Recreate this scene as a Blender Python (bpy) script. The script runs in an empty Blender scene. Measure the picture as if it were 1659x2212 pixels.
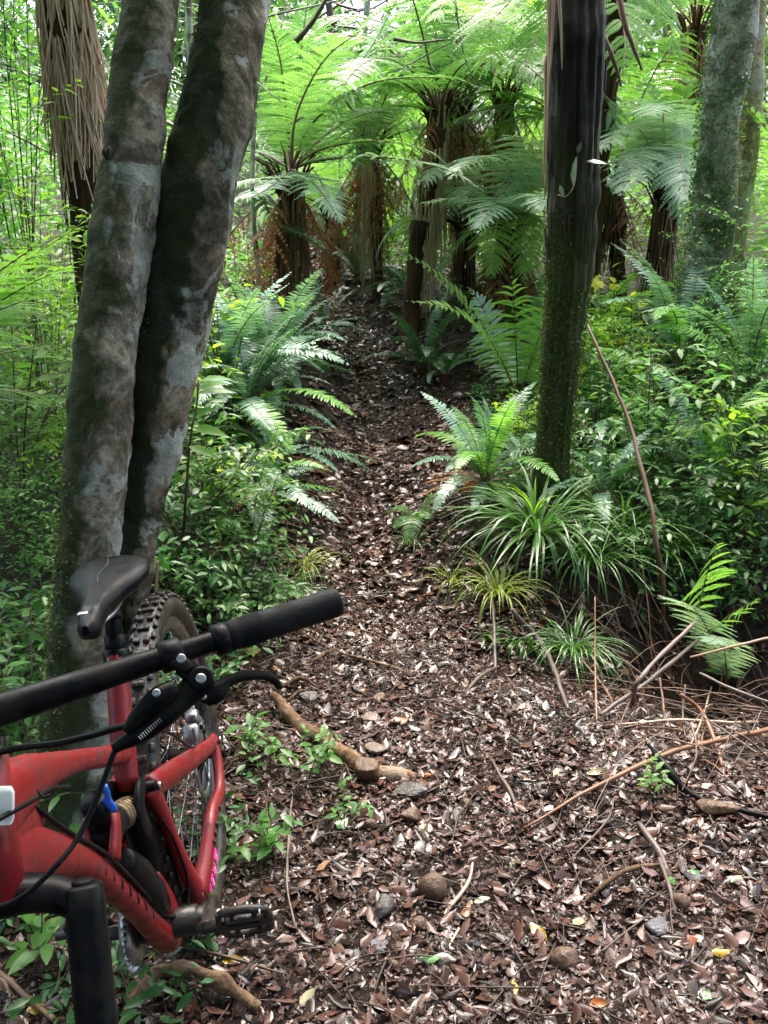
import bpy, math, random
import numpy as np
from math import radians as R, sin, cos, pi
rng = np.random.default_rng(11); random.seed(5)
S = bpy.context.scene
COL = S.collection

# ---------------------------------------------------------------- camera, sky, sun, exposure
PITCH = R(17); FPX = 1916.0; CAMZ = 1.45
cd = bpy.data.cameras.new('camera'); cam = bpy.data.objects.new('camera', cd); COL.objects.link(cam)
cam.location = (0, 0, CAMZ); cam.rotation_euler = (R(90) - PITCH, 0, 0)
cd.sensor_fit = 'VERTICAL'; cd.sensor_height = 24; cd.lens = 24 * FPX / 2212.0
cd.clip_start = .03; cd.clip_end = 400
cd.dof.use_dof = False
S.camera = cam
W = bpy.data.worlds.new('World'); S.world = W; W.use_nodes = True
SUN_EL, SUN_AZ = R(66), R(8)          # azimuth: clockwise from +y; the light comes down through the gap over the track
nt = W.node_tree; sky = nt.nodes.new('ShaderNodeTexSky'); sky.sky_type = 'NISHITA'; sky.sun_disc = False
sky.sun_elevation = SUN_EL; sky.sun_rotation = SUN_AZ; sky.air_density = 1.0; sky.dust_density = 6; sky.ozone_density = .6
bg = nt.nodes['Background']; nt.links.new(sky.outputs[0], bg.inputs[0]); bg.inputs[1].default_value = .15
sl = bpy.data.lights.new('sun', 'SUN'); sl.energy = 1.6; sl.angle = R(70); sl.color = (1, .97, .90)
so = bpy.data.objects.new('sun', sl); COL.objects.link(so)
so.rotation_euler = (R(90) - SUN_EL, 0, -SUN_AZ + pi); so.location = (0, 0, 20)
# sun shines from azimuth SUN_AZ (from +y side) down toward -y
so.rotation_euler = (-(R(90) - SUN_EL), 0, -SUN_AZ)
S.view_settings.view_transform = 'Standard'; S.view_settings.look = 'None'
S.view_settings.exposure = 2.5; S.view_settings.gamma = 1
S.render.engine = 'CYCLES'
S.cycles.max_bounces = 6; S.cycles.diffuse_bounces = 4; S.cycles.glossy_bounces = 2; S.cycles.transmission_bounces = 4

FW = np.array([0, cos(PITCH), -sin(PITCH)]); UP = np.array([0, sin(PITCH), cos(PITCH)]); RT = np.array([1., 0, 0])
CP = np.array([0, 0, CAMZ]); Z = np.array([0, 0, 1.])
def at(u, v, t):                        # sight line (photo units 1659 x 2212) at distance t along the view axis
    return CP + t * (FW + RT * (u - 829.5) / FPX - UP * (v - 1106) / FPX)
def aty(u, v, y):
    r = FW + RT * (u - 829.5) / FPX - UP * (v - 1106) / FPX
    return CP + r * (y / r[1])

# ---------------------------------------------------------------- noise and terrain
_nr = np.random.default_rng(3)
_ND = _nr.normal(size=(4, 10, 3)); _NP = _nr.uniform(0, 6.28, (4, 10))
def noise(p, f=1.0, k=0):
    p = np.asarray(p, float) * f; s = 0
    for o in range(3):
        d = _ND[(k + o) % 4]; s = s + np.sin(p @ d.T * (1.9 ** o) + _NP[(k + o) % 4]).mean(-1) * (0.6 ** o)
    return s * 1.7
def sstep(a, b, x): t = np.clip((x - a) / (b - a), 0, 1); return t * t * (3 - 2 * t)
PY = [-60, 0, 3, 3.75, 4.8, 5.8, 7, 9, 12, 16, 25, 60, 140]
PZ = [0, 0, 0, .10, .27, .49, .85, 1.28, 1.9, 2.7, 4.2, 7.5, 12]
CX = [1.2, .6, .03, -.09, -.07, -.07, -.22, -.8, -3.2, -7, -14]
CY = [0, 1.8, 3, 3.75, 4.8, 5.8, 7, 9, 12, 15, 22]
def pathx(y): return np.interp(y, CY, CX)
def pathw(y): return np.interp(y, [0, 1.4, 2.2, 2.7, 3.1, 3.75, 4.8, 5.8, 9, 20], [3, 1.5, 1.15, .62, .33, .24, .24, .26, .36, .4])
def hgt(x, y, fine=True):
    x = np.asarray(x, float); y = np.asarray(y, float)
    z = np.interp(y, PY, PZ)
    k = (np.interp(y - .35, PY, PZ) + np.interp(y + .35, PY, PZ) + z) / 3; z = k
    d = x - pathx(y); w = pathw(y)
    far = sstep(2.6, 3.4, y)
    z = z + far * .22 * sstep(w * .7, w + .45, -d) + far * .10 * sstep(w * .7, w + .4, d)
    z = z + .13 * np.exp(-(((x - .72) / .36) ** 2 + ((y - 3.75) / .42) ** 2))          # mound the mossy tree stands on
    z = z - .42 * np.exp(-(((x - 1.35) / .55) ** 2 + ((y - 3.05) / .42) ** 2))         # hollow on the right
    z = z + .5 * sstep(1.0, 3.5, x) * sstep(3.4, 5, y) + .8 * sstep(.9, 3.6, -x) * sstep(2.6, 5, y)
    z = z - .06 * far * np.exp(-(d / (w * .8)) ** 2)
    if fine:
        p = np.stack([x, y, 0 * x], -1); z = z + .022 * noise(p, 2.2) + .010 * noise(p, 7, 1) * (np.abs(x) < 8)
    return z
def g(u, v, dz=0.0):                    # where a sight line meets the ground
    r = FW + RT * (u - 829.5) / FPX - UP * (v - 1106) / FPX
    t = .6
    while t < 60:
        q = CP + r * t
        if q[2] < hgt(q[0], q[1]): break
        t += .02
    q = CP + r * t; q[2] = hgt(q[0], q[1]) + dz
    return q
def gz(x, y, dz=0.0): return np.array([x, y, float(hgt(x, y)) + dz])

# ---------------------------------------------------------------- materials
def mat(name, fn, disp=None):
    m = bpy.data.materials.new(name); m.use_nodes = True; t = m.node_tree
    b = t.nodes['Principled BSDF']; fn(t, b); return m
def nd(t, kind, **kw):
    n = t.nodes.new(kind)
    for k, v in kw.items():
        if k in ('ins',):
            for a, b in v.items(): n.inputs[a].default_value = b
        else: setattr(n, k, v)
    return n
def ramp(t, fac, stops):
    r = t.nodes.new('ShaderNodeValToRGB'); e = r.color_ramp.elements
    while len(e) < len(stops): e.new(.5)
    for i, (p, c) in enumerate(stops): e[i].position = p; e[i].color = (*c, 1)
    if fac is not None: t.links.new(fac, r.inputs[0])
    return r
def noisen(t, scale, detail=5, rough=.6, vec=None, dist=0):
    n = nd(t, 'ShaderNodeTexNoise', ins={'Scale': scale, 'Detail': detail, 'Roughness': rough, 'Distortion': dist})
    if vec is not None: t.links.new(vec, n.inputs['Vector'])
    return n
def mixc(t, fac, a, b, mode='MIX'):
    m = nd(t, 'ShaderNodeMix', data_type='RGBA', blend_type=mode)
    for s, v in ((0, fac), (6, a), (7, b)):
        if hasattr(v, 'default_value'): t.links.new(v, m.inputs[s])
        elif isinstance(v, (int, float)): m.inputs[s].default_value = v
        else: m.inputs[s].default_value = (*v, 1)
    return m.outputs[2]
def bump(t, b, h, strength=.5, dist=.01):
    n = nd(t, 'ShaderNodeBump', ins={'Strength': strength, 'Distance': dist}); t.links.new(h, n.inputs['Height']); t.links.new(n.outputs[0], b.inputs['Normal'])
def leafm(name, stops, rough=.38, tl=.35, tcol=None, spec=.5, scale=6):
    def f(t, b):
        gi = nd(t, 'ShaderNodeNewGeometry'); oi = nd(t, 'ShaderNodeObjectInfo'); tc = nd(t, 'ShaderNodeTexCoord')
        n = noisen(t, scale, 3, vec=tc.outputs['Object'])
        a = nd(t, 'ShaderNodeMath', operation='MULTIPLY_ADD', ins={1: .45}); t.links.new(gi.outputs['Random Per Island'], a.inputs[0])
        m2 = nd(t, 'ShaderNodeMath', operation='MULTIPLY', ins={1: .45}); t.links.new(n.outputs[0], m2.inputs[0]); t.links.new(m2.outputs[0], a.inputs[2])
        a3 = nd(t, 'ShaderNodeMath', operation='MULTIPLY_ADD', ins={1: .3}); t.links.new(oi.outputs['Random'], a3.inputs[0]); t.links.new(a.outputs[0], a3.inputs[2])
        a4 = nd(t, 'ShaderNodeMath', operation='SUBTRACT', ins={1: .1}); t.links.new(a3.outputs[0], a4.inputs[0])
        r = ramp(t, a4.outputs[0], stops)
        t.links.new(r.outputs[0], b.inputs['Base Color']); b.inputs['Roughness'].default_value = rough
        b.inputs['Specular IOR Level'].default_value = spec
        if tl > 0:
            tr = nd(t, 'ShaderNodeBsdfTranslucent'); c = mixc(t, 1.0, r.outputs[0], tcol or (1.7, 1.75, .9), 'MULTIPLY'); t.links.new(c, tr.inputs[0])
            mx = nd(t, 'ShaderNodeMixShader', ins={0: tl}); t.links.new(b.outputs[0], mx.inputs[1]); t.links.new(tr.outputs[0], mx.inputs[2])
            t.links.new(mx.outputs[0], t.nodes['Material Output'].inputs[0])
    return mat(name, f)
M = {}
M['frond'] = leafm('tree_fern_leaf', [(0, (.065, .16, .06)), (.5, (.12, .26, .085)), (1, (.20, .36, .11))], .34, .38)
M['frond_lime'] = leafm('lime_fern_leaf', [(0, (.12, .28, .06)), (.6, (.20, .39, .09)), (1, (.34, .50, .12))], .34, .45)
M['frond_silver'] = leafm('sky_sheen_fern_leaf', [(0, (.20, .34, .25)), (.5, (.32, .47, .37)), (1, (.50, .62, .52))], .28, .3, spec=.8)  # sky reflection on the fronds, painted in as a pale leaf colour
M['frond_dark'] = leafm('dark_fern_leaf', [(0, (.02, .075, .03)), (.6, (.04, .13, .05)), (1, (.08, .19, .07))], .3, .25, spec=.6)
M['crown'] = leafm('crown_fern_leaf', [(0, (.07, .17, .11)), (.5, (.13, .27, .18)), (1, (.25, .40, .29))], .27, .25, spec=.75)
M['crown_bright'] = leafm('bright_crown_fern_leaf', [(0, (.09, .26, .04)), (.6, (.15, .36, .06)), (1, (.25, .45, .09))], .32, .4)
M['frond_dead'] = leafm('dead_fern_leaf', [(0, (.10, .035, .012)), (.5, (.22, .075, .02)), (1, (.38, .17, .05))], .6, .2, (1.3, 1, .8))
M['shrub'] = leafm('glossy_shrub_leaf', [(0, (.02, .085, .022)), (.5, (.05, .16, .035)), (1, (.12, .27, .06))], .33, .3, spec=.5)
M['shrub_lime'] = leafm('lime_shrub_leaf', [(0, (.12, .28, .03)), (.6, (.25, .42, .04)), (1, (.45, .52, .06))], .35, .5)
M['shrub_mid'] = leafm('mid_green_shrub_leaf', [(0, (.035, .13, .025)), (.5, (.09, .24, .05)), (1, (.19, .36, .07))], .36, .4, spec=.45)
M['yellow_leaf'] = leafm('yellowing_leaf', [(0, (.25, .30, .03)), (.5, (.50, .50, .05)), (1, (.70, .60, .08))], .4, .5, (1.4, 1.4, .8))
M['far'] = leafm('far_bush_leaf', [(0, (.015, .055, .02)), (.5, (.045, .125, .035)), (.8, (.10, .21, .05)), (1, (.20, .31, .08))], .4, .3)
M['grass'] = leafm('grass_blade', [(0, (.03, .10, .02)), (.55, (.07, .18, .035)), (.85, (.14, .27, .05)), (1, (.32, .30, .14))], .28, .3, spec=.7)
M['grass_pale'] = leafm('pale_grass_blade', [(0, (.14, .24, .04)), (.5, (.30, .36, .08)), (1, (.50, .44, .22))], .35, .4)
M['litter'] = leafm('fallen_leaf', [(0, (.008, .006, .005)), (.30, (.018, .011, .009)), (.44, (.056, .025, .018)), (.60, (.112, .052, .038)), (.80, (.17, .095, .074)), (.94, (.23, .16, .135)), (.985, (.30, .22, .17)), (1, (.22, .08, .02))], .22, .06, (1.2, 1, .8), spec=.5, scale=3)
M['crumb'] = leafm('leaf_crumb', [(0, (.010, .005, .004)), (.4, (.036, .018, .013)), (.75, (.10, .052, .038)), (1, (.20, .13, .10))], .5, 0, spec=.35, scale=3)
M['twig'] = leafm('twig_bark', [(0, (.02, .012, .008)), (.5, (.055, .032, .022)), (1, (.19, .12, .08))], .5, 0, scale=4)
M['stipe'] = leafm('dead_stipe', [(0, (.14, .075, .05)), (.5, (.45, .29, .20)), (1, (.72, .56, .44))], .5, 0)
M['stipe_pale'] = leafm('pale_dead_stipe', [(0, (.22, .13, .09)), (.5, (.58, .41, .31)), (1, (.8, .66, .55))], .6, .15)
M['stipe_dark'] = leafm('dark_dead_stipe', [(0, (.03, .015, .01)), (.5, (.12, .06, .035)), (1, (.30, .16, .09))], .5, 0)
M['orange_stipe'] = leafm('orange_dead_stipe', [(0, (.10, .035, .015)), (.5, (.20, .08, .035)), (1, (.32, .16, .08))], .4, 0)
M['grey_stipe'] = leafm('grey_dead_stipe', [(0, (.05, .035, .03)), (.5, (.12, .085, .07)), (1, (.24, .19, .16))], .45, 0)
def simple(name, c, rough=.5, metal=0, spec=.5, coat=0, var=0, vs=20, bmp=0, bs=60, c2=None):
    def f(t, b):
        b.inputs['Roughness'].default_value = rough; b.inputs['Metallic'].default_value = metal
        b.inputs['Specular IOR Level'].default_value = spec; b.inputs['Coat Weight'].default_value = coat; b.inputs['Coat Roughness'].default_value = .12
        tc = nd(t, 'ShaderNodeTexCoord')
        if var:
            n = noisen(t, vs, 6, .65, tc.outputs['Object']); c_ = c2 or tuple(x * .3 for x in c)
            r = ramp(t, n.outputs[0], [(.35, c_), (.35 + var, c)]); t.links.new(r.outputs[0], b.inputs['Base Color'])
            rr = ramp(t, n.outputs[0], [(.3, (min(1, rough + .35),) * 3), (.6, (rough,) * 3)]); t.links.new(rr.outputs[0], b.inputs['Roughness'])
        else: b.inputs['Base Color'].default_value = (*c, 1)
        if bmp:
            n = noisen(t, bs, 4, .6, tc.outputs['Object']); bump(t, b, n.outputs[0], bmp, .003)
    return mat(name, f)
M['red'] = simple('red_paint', (.21, .006, .009), .36, 0, .4, .15, .14, 30, .10, 260, (.10, .012, .010))
M['black'] = simple('black_anodised', (.003, .0035, .005), .32, 0, .11, .02, .2, 26, .15, 150, (.014, .012, .010))
M['rubber'] = simple('black_rubber', (.005, .006, .008), .6, 0, .2, 0, .15, 40, .3, 300, (.02, .018, .015))
M['saddle'] = simple('wet_saddle_cover', (.003, .0035, .006), .30, 0, .13, .02, .15, 14, .1, 200, (.012, .012, .012))
M['tyre'] = simple('muddy_tyre', (.010, .009, .008), .35, 0, .5, 0, .2, 30, .5, 120, (.05, .032, .02))
M['rim'] = simple('gloss_black_rim', (.014, .014, .016), .22, 0, .6, .5, .2, 30, .1, 100, (.04, .032, .026))
M['metal'] = simple('scratched_metal', (.45, .45, .46), .3, 1, .5, 0, .2, 40)
M['bronze'] = simple('muddy_bronze', (.20, .14, .08), .4, .8, .5, 0, .25, 50, .3, 90)
M['pink'] = simple('pink_decal', (.85, .03, .30), .35, 0, .5, .3)
M['white'] = simple('white_decal', (.8, .8, .8), .4)
M['blue'] = simple('blue_lever_paint', (.01, .16, .75), .35, 0, .5, .3)
M['dirtyplastic'] = simple('muddy_black_plastic', (.012, .012, .012), .34, 0, .4, .1, .2, 40, .4, 90, (.045, .03, .02))
def stonem(name, a, b_, wet=.4):
    def f(t, b):
        tc = nd(t, 'ShaderNodeTexCoord'); n = noisen(t, 22, 8, .7, tc.outputs['Object']); n2 = noisen(t, 90, 4, .6, tc.outputs['Object'])
        r = ramp(t, n.outputs[0], [(.32, b_), (.5, tuple((x + y) / 2 for x, y in zip(a, b_))), (.68, a)]); t.links.new(r.outputs[0], b.inputs['Base Color'])
        b.inputs['Roughness'].default_value = wet; ad = nd(t, 'ShaderNodeMath', operation='ADD'); t.links.new(n.outputs[0], ad.inputs[0]); t.links.new(n2.outputs[0], ad.inputs[1])
        bump(t, b, ad.outputs[0], .6, .008)
    return mat(name, f)
M['stone_tan'] = stonem('tan_stone', (.19, .11, .07), (.06, .034, .022))
M['stone_grey'] = stonem('grey_stone', (.12, .11, .10), (.05, .045, .04))
M['stone_blue'] = stonem('blue_grey_stone', (.15, .15, .165), (.06, .06, .065), .3)
M['stone_pale'] = stonem('pale_stone', (.25, .18, .15), (.12, .08, .06), .35)
M['stone_brown'] = stonem('brown_stone', (.17, .095, .05), (.05, .028, .016), .4)
def barkm(name, base, dark, lichen, lich_amt, moss, moss_amt, mossdir=None, rust=None, streak=1, drops=0):
    def f(t, b):
        tc = nd(t, 'ShaderNodeTexCoord'); O_ = tc.outputs['Object']
        mp = nd(t, 'ShaderNodeMapping', ins={'Scale': (1, 1, streak)}); t.links.new(O_, mp.inputs[0]); V = mp.outputs[0]
        n1 = noisen(t, 7, 10, .78, V, .5); n2 = noisen(t, 55, 6, .75, V); n3 = noisen(t, 6.5, 9, .62, O_, .6); n4 = noisen(t, 4.0, 7, .65, O_, .5); n5 = noisen(t, 190, 3, .7, O_); n6 = noisen(t, 24, 6, .7, O_, .3)
        c = ramp(t, n1.outputs[0], [(.36, dark), (.47, tuple((x + y) * .45 for x, y in zip(base, dark))), (.54, base), (.66, tuple(min(1, x * 1.75) for x in base))]).outputs[0]
        c = mixc(t, .8, c, ramp(t, n2.outputs[0], [(.34, (.30, .28, .26)), (.5, (.9, .9, .9)), (.68, (1.5, 1.45, 1.35))]).outputs[0], 'MULTIPLY')
        if rust: c = mixc(t, ramp(t, noisen(t, 3.2, 7, .6, O_, .5).outputs[0], [(.58, (0, 0, 0)), (.68, (.6,) * 3)]).outputs[0], c, rust)
        mk = ramp(t, n4.outputs[0], [(.60 - moss_amt, (0, 0, 0)), (.70 - moss_amt * .8, (.95,) * 3)]).outputs[0]
        if mossdir:
            ge = nd(t, 'ShaderNodeNewGeometry'); dt = nd(t, 'ShaderNodeVectorMath', operation='DOT_PRODUCT'); t.links.new(ge.outputs['Normal'], dt.inputs[0]); dt.inputs[1].default_value = mossdir
            k = nd(t, 'ShaderNodeMapRange', ins={1: -.2, 2: .7, 3: 0, 4: .5}); t.links.new(dt.outputs['Value'], k.inputs[0])
            ad = nd(t, 'ShaderNodeMath', operation='ADD'); t.links.new(n4.outputs[0], ad.inputs[0]); t.links.new(k.outputs[0], ad.inputs[1])
            mk = ramp(t, ad.outputs[0], [(.64 - moss_amt, (0, 0, 0)), (.80 - moss_amt, (.95, .95, .95))]).outputs[0]
        lk = ramp(t, n3.outputs[0], [(.665 - lich_amt, (0, 0, 0)), (.675 - lich_amt, (.8,) * 3), (.75 - lich_amt, (.9,) * 3)]).outputs[0]
        lk2 = ramp(t, n6.outputs[0], [(.60, (0, 0, 0)), (.68, (.55,) * 3)]).outputs[0]
        lc = ramp(t, n5.outputs[0], [(.3, tuple(x * .6 for x in lichen)), (.7, lichen)]).outputs[0]
        mc = ramp(t, n5.outputs[0], [(.3, tuple(x * .3 for x in moss)), (.7, moss)]).outputs[0]
        if lich_amt > 0: c = mixc(t, lk2, c, tuple(x * .7 for x in lichen)); c = mixc(t, lk, c, lc)
        c = mixc(t, mk, c, mc)
        t.links.new(c, b.inputs['Base Color']); b.inputs['Roughness'].default_value = .85; b.inputs['Specular IOR Level'].default_value = .2
        h = nd(t, 'ShaderNodeMath', operation='ADD'); t.links.new(n6.outputs[0], h.inputs[0])
        h2 = nd(t, 'ShaderNodeMath', operation='MULTIPLY', ins={1: .5}); t.links.new(n2.outputs[0], h2.inputs[0]); t.links.new(h2.outputs[0], h.inputs[1])
        bump(t, b, h.outputs[0], .9, .012)
    return mat(name, f)
M['bark_twin'] = barkm('lichened_bark', (.34, .30, .235), (.085, .07, .05), (.52, .54, .48), .155, (.05, .065, .02), .10, (-.5, -.1, 0.05), (.15, .085, .055))
M['bark_twin_dark'] = barkm('mossy_lichened_bark', (.22, .185, .135), (.045, .036, .026), (.50, .52, .47), .14, (.022, .038, .010), .16, (-.9, -.2, 0), (.10, .06, .035))
def blackbark(t, b):
    tc = nd(t, 'ShaderNodeTexCoord'); O_ = tc.outputs['Object']; mp = nd(t, 'ShaderNodeMapping', ins={'Scale': (1, 1, .10)}); t.links.new(O_, mp.inputs[0])
    n1 = noisen(t, 26, 8, .7, mp.outputs[0]); n2 = noisen(t, 150, 4, .7, O_); n3 = noisen(t, 3.5, 5, .65, O_, .4)
    c = ramp(t, n1.outputs[0], [(.38, (.003, .003, .003)), (.55, (.014, .012, .010)), (.70, (.05, .042, .034))]).outputs[0]
    sx = nd(t, 'ShaderNodeSeparateXYZ'); t.links.new(O_, sx.inputs[0]); mr = nd(t, 'ShaderNodeMapRange', ins={1: 1.75, 2: .75, 3: -.25, 4: .42}); t.links.new(sx.outputs[2], mr.inputs[0])
    ad = nd(t, 'ShaderNodeMath', operation='ADD'); t.links.new(n3.outputs[0], ad.inputs[0]); t.links.new(mr.outputs[0], ad.inputs[1])
    k = ramp(t, ad.outputs[0], [(.45, (0, 0, 0)), (.72, (.9, .9, .9))]).outputs[0]; mc = ramp(t, n2.outputs[0], [(.3, (.016, .02, .005)), (.7, (.085, .11, .02))]).outputs[0]
    t.links.new(mixc(t, k, c, mc), b.inputs['Base Color']); b.inputs['Roughness'].default_value = .5; b.inputs['Specular IOR Level'].default_value = .35
    h = nd(t, 'ShaderNodeMath', operation='ADD'); t.links.new(n1.outputs[0], h.inputs[0]); h2 = nd(t, 'ShaderNodeMath', operation='MULTIPLY', ins={1: .3}); t.links.new(n2.outputs[0], h2.inputs[0]); t.links.new(h2.outputs[0], h.inputs[1]); bump(t, b, h.outputs[0], 1, .03)
M['bark_black'] = mat('wet_black_bark', blackbark)
M['stripbark'] = simple('stringy_dark_bark', (.035, .028, .022), .6)
M['bark_moss'] = barkm('moss_covered_bark', (.05, .045, .02), (.015, .014, .008), (.1, .1, .1), 0, (.085, .12, .018), .22, (-.6, -.3, 0))
M['bark_mottled'] = barkm('mottled_bark', (.32, .31, .25), (.09, .09, .07), (.5, .5, .44), .14, (.06, .085, .03), .12, None)
M['bark_yellow'] = barkm('yellow_lichen_bark', (.36, .33, .20), (.14, .12, .07), (.5, .5, .42), .12, (.36, .33, .08), .06, None)
M['bark_pale'] = barkm('pale_sapling_bark', (.26, .26, .22), (.10, .09, .07), (.45, .46, .42), .14, (.1, .13, .06), .0, None)
M['bark_fern'] = barkm('fibrous_fern_trunk', (.085, .04, .022), (.018, .009, .006), (.2, .2, .2), 0, (.04, .05, .015), -.05, None, None, .1)
M['creeper'] = leafm('pale_creeper_leaf', [(0, (.07, .12, .06)), (1, (.20, .27, .17))], .3, 0, spec=.5)
M['moss_tuft'] = leafm('moss_tuft', [(0, (.03, .05, .008)), (.5, (.075, .11, .016)), (1, (.14, .17, .03))], .6, .2)
M['moss_yellow'] = leafm('yellow_moss_tuft', [(0, (.13, .13, .03)), (.5, (.30, .29, .06)), (1, (.45, .42, .12))], .6, .2)
def groundf(t, b):
    tc = nd(t, 'ShaderNodeTexCoord'); O_ = tc.outputs['Object']
    n = noisen(t, 3, 8, .7, O_); n2 = noisen(t, 40, 6, .75, O_); n3 = noisen(t, 160, 3, .7, O_)
    c = ramp(t, n.outputs[0], [(.3, (.018, .009, .006)), (.55, (.042, .021, .014)), (.75, (.08, .043, .03))]).outputs[0]
    c = mixc(t, .7, c, ramp(t, n2.outputs[0], [(.35, (.4, .4, .4)), (.6, (1, 1, 1)), (.72, (2.2, 2.0, 1.8))]).outputs[0], 'MULTIPLY')
    t.links.new(c, b.inputs['Base Color'])
    rr = ramp(t, n2.outputs[0], [(.4, (.3,) * 3), (.6, (.6,) * 3)]); t.links.new(rr.outputs[0], b.inputs['Roughness'])
    h = nd(t, 'ShaderNodeMath', operation='ADD'); t.links.new(n2.outputs[0], h.inputs[0]); t.links.new(n3.outputs[0], h.inputs[1]); bump(t, b, h.outputs[0], 1, .02)
M['ground'] = mat('wet_forest_soil', groundf)

# ---------------------------------------------------------------- mesh helpers
class MB:
    def __init__(s): s.v = []; s.q = []; s.m = []; s.n = 0
    def add(s, v, q, mi=0):
        v = np.asarray(v, float).reshape(-1, 3); q = np.asarray(q, int).reshape(-1, 4)
        s.v.append(v); s.q.append(q + s.n); s.m.append(np.full(len(q), mi)); s.n += len(v); return s
    def mesh(s, name, mats, origin=(0, 0, 0), smooth=True):
        v = np.concatenate(s.v) - np.asarray(origin); q = np.concatenate(s.q); mi = np.concatenate(s.m)
        me = bpy.data.meshes.new(name); me.vertices.add(len(v)); me.vertices.foreach_set('co', v.astype(np.float32).ravel())
        me.loops.add(q.size); me.loops.foreach_set('vertex_index', q.ravel().astype(np.int32))
        me.polygons.add(len(q)); me.polygons.foreach_set('loop_start', np.arange(0, q.size, 4, dtype=np.int32))
        me.polygons.foreach_set('loop_total', np.full(len(q), 4, dtype=np.int32))
        for m in (mats if isinstance(mats, (list, tuple)) else [mats]): me.materials.append(M[m] if isinstance(m, str) else m)
        me.polygons.foreach_set('material_index', mi.astype(np.int32)); me.polygons.foreach_set('use_smooth', np.full(len(q), smooth))
        me.update(calc_edges=True); me.validate(); return me
    def build(s, name, mats, parent=None, label=None, smooth=True, origin=None):
        org = origin if origin is not None else (np.array(parent['_o']) if parent is not None and '_o' in parent else np.zeros(3))
        return link(name, s.mesh(name, mats, org, smooth), parent, label)
def link(name, me, parent=None, label=None):
    o = bpy.data.objects.new(name, me); COL.objects.link(o)
    if parent is not None: o.parent = parent
    if label: o['label'] = label
    if parent is not None and '_o' in parent: o['_o'] = list(parent['_o'])
    return o
def tag(o, label, cat, group=None):
    o['label'] = label; o['category'] = cat
    if group: o['group'] = group
    return o
def thing(name, label, cat, loc, group=None, rz=0):
    o = bpy.data.objects.new(name, None); COL.objects.link(o); o.location = [float(a) for a in loc]; o['_o'] = [float(a) for a in loc]
    o.empty_display_size = .1; o.rotation_euler = (0, 0, rz)
    return tag(o, label, cat, group)
def solo(mb, name, mats, label, cat, group=None, loc=None, smooth=True):
    loc = np.zeros(3) if loc is None else np.asarray(loc, float)
    o = link(name, mb.mesh(name, mats, loc, smooth)); o.location = loc.tolist(); return tag(o, label, cat, group)
def copy_tree(o, parent=None):
    c = o.copy(); COL.objects.link(c)
    if parent is not None: c.parent = parent
    for ch in list(o.children): copy_tree(ch, c)
    return c
def nrm(a): a = np.asarray(a, float); return a / (np.linalg.norm(a, axis=-1, keepdims=True) + 1e-12)
def spline(pts, n=24):
    P = np.asarray(pts, float); k = len(P)
    if k == 2: return P[0] + (P[1] - P[0]) * np.linspace(0, 1, n)[:, None]
    Q = np.vstack([2 * P[0] - P[1], P, 2 * P[-1] - P[-2]]); out = []
    d = np.r_[0, np.cumsum(np.linalg.norm(np.diff(P, axis=0), axis=1))]; s = np.linspace(0, d[-1], n)
    for x in s:
        i = min(k - 2, max(0, int(np.searchsorted(d, x, 'right') - 1))); t = (x - d[i]) / max(1e-9, d[i + 1] - d[i])
        a, b, c, e = Q[i], Q[i + 1], Q[i + 2], Q[i + 3]
        out.append(.5 * ((2 * b) + (c - a) * t + (2 * a - 5 * b + 4 * c - e) * t * t + (3 * b - a - 3 * c + e) * t ** 3))
    return np.array(out)
def tube(mb, pts, r, k=8, mi=0, cap=True, up=None, rb=None, rough=0, rf=8, power=2.0):
    if rb is not None and up is not None and up is globals().get('bl'): r, rb = rb, r
    P = np.asarray(pts, float); n = len(P); r = np.broadcast_to(np.interp(np.linspace(0, 1, n), np.linspace(0, 1, len(r)), r) if np.ndim(r) else np.full(n, float(r)), (n,)).copy()
    rb_ = r if rb is None else (np.interp(np.linspace(0, 1, n), np.linspace(0, 1, len(rb)), rb) if np.ndim(rb) else np.full(n, float(rb)))
    T = nrm(np.gradient(P, axis=0))
    if cap:
        P = np.vstack([P[0] - T[0] * r[0] * .15, P[0] - T[0] * r[0] * .12, P, P[-1] + T[-1] * r[-1] * .12, P[-1] + T[-1] * r[-1] * .15]); T = np.vstack([T[0], T[0], T, T[-1], T[-1]])
        rb_ = np.r_[rb_[0] * .02, rb_[0] * .8, rb_, rb_[-1] * .8, rb_[-1] * .02]; r = np.r_[r[0] * .02, r[0] * .8, r, r[-1] * .8, r[-1] * .02]; n = len(P)
    u = np.asarray(up if up is not None else ((0, 0, 1) if abs(T[n // 2][2]) < .9 else (0, 1, 0)), float)
    A = nrm(np.cross(T, u)); B = nrm(np.cross(A, T))
    th = np.arange(k) / k * 2 * pi
    ct = np.sign(np.cos(th)) * np.abs(np.cos(th)) ** (2 / power); st = np.sign(np.sin(th)) * np.abs(np.sin(th)) ** (2 / power)
    V = P[:, None] + A[:, None] * (ct[None, :, None] * r[:, None, None]) + B[:, None] * (st[None, :, None] * rb_[:, None, None])
    if rough: V = V + nrm(V - P[:, None]) * (noise(V, rf) * rough)[..., None] * (r / r.max())[:, None, None]
    i = np.arange(n - 1)[:, None] * k; j = np.arange(k)[None]; j2 = (j + 1) % k
    mb.add(V, np.stack([i + j, i + j2, i + k + j2, i + k + j], -1), mi); return mb
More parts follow.
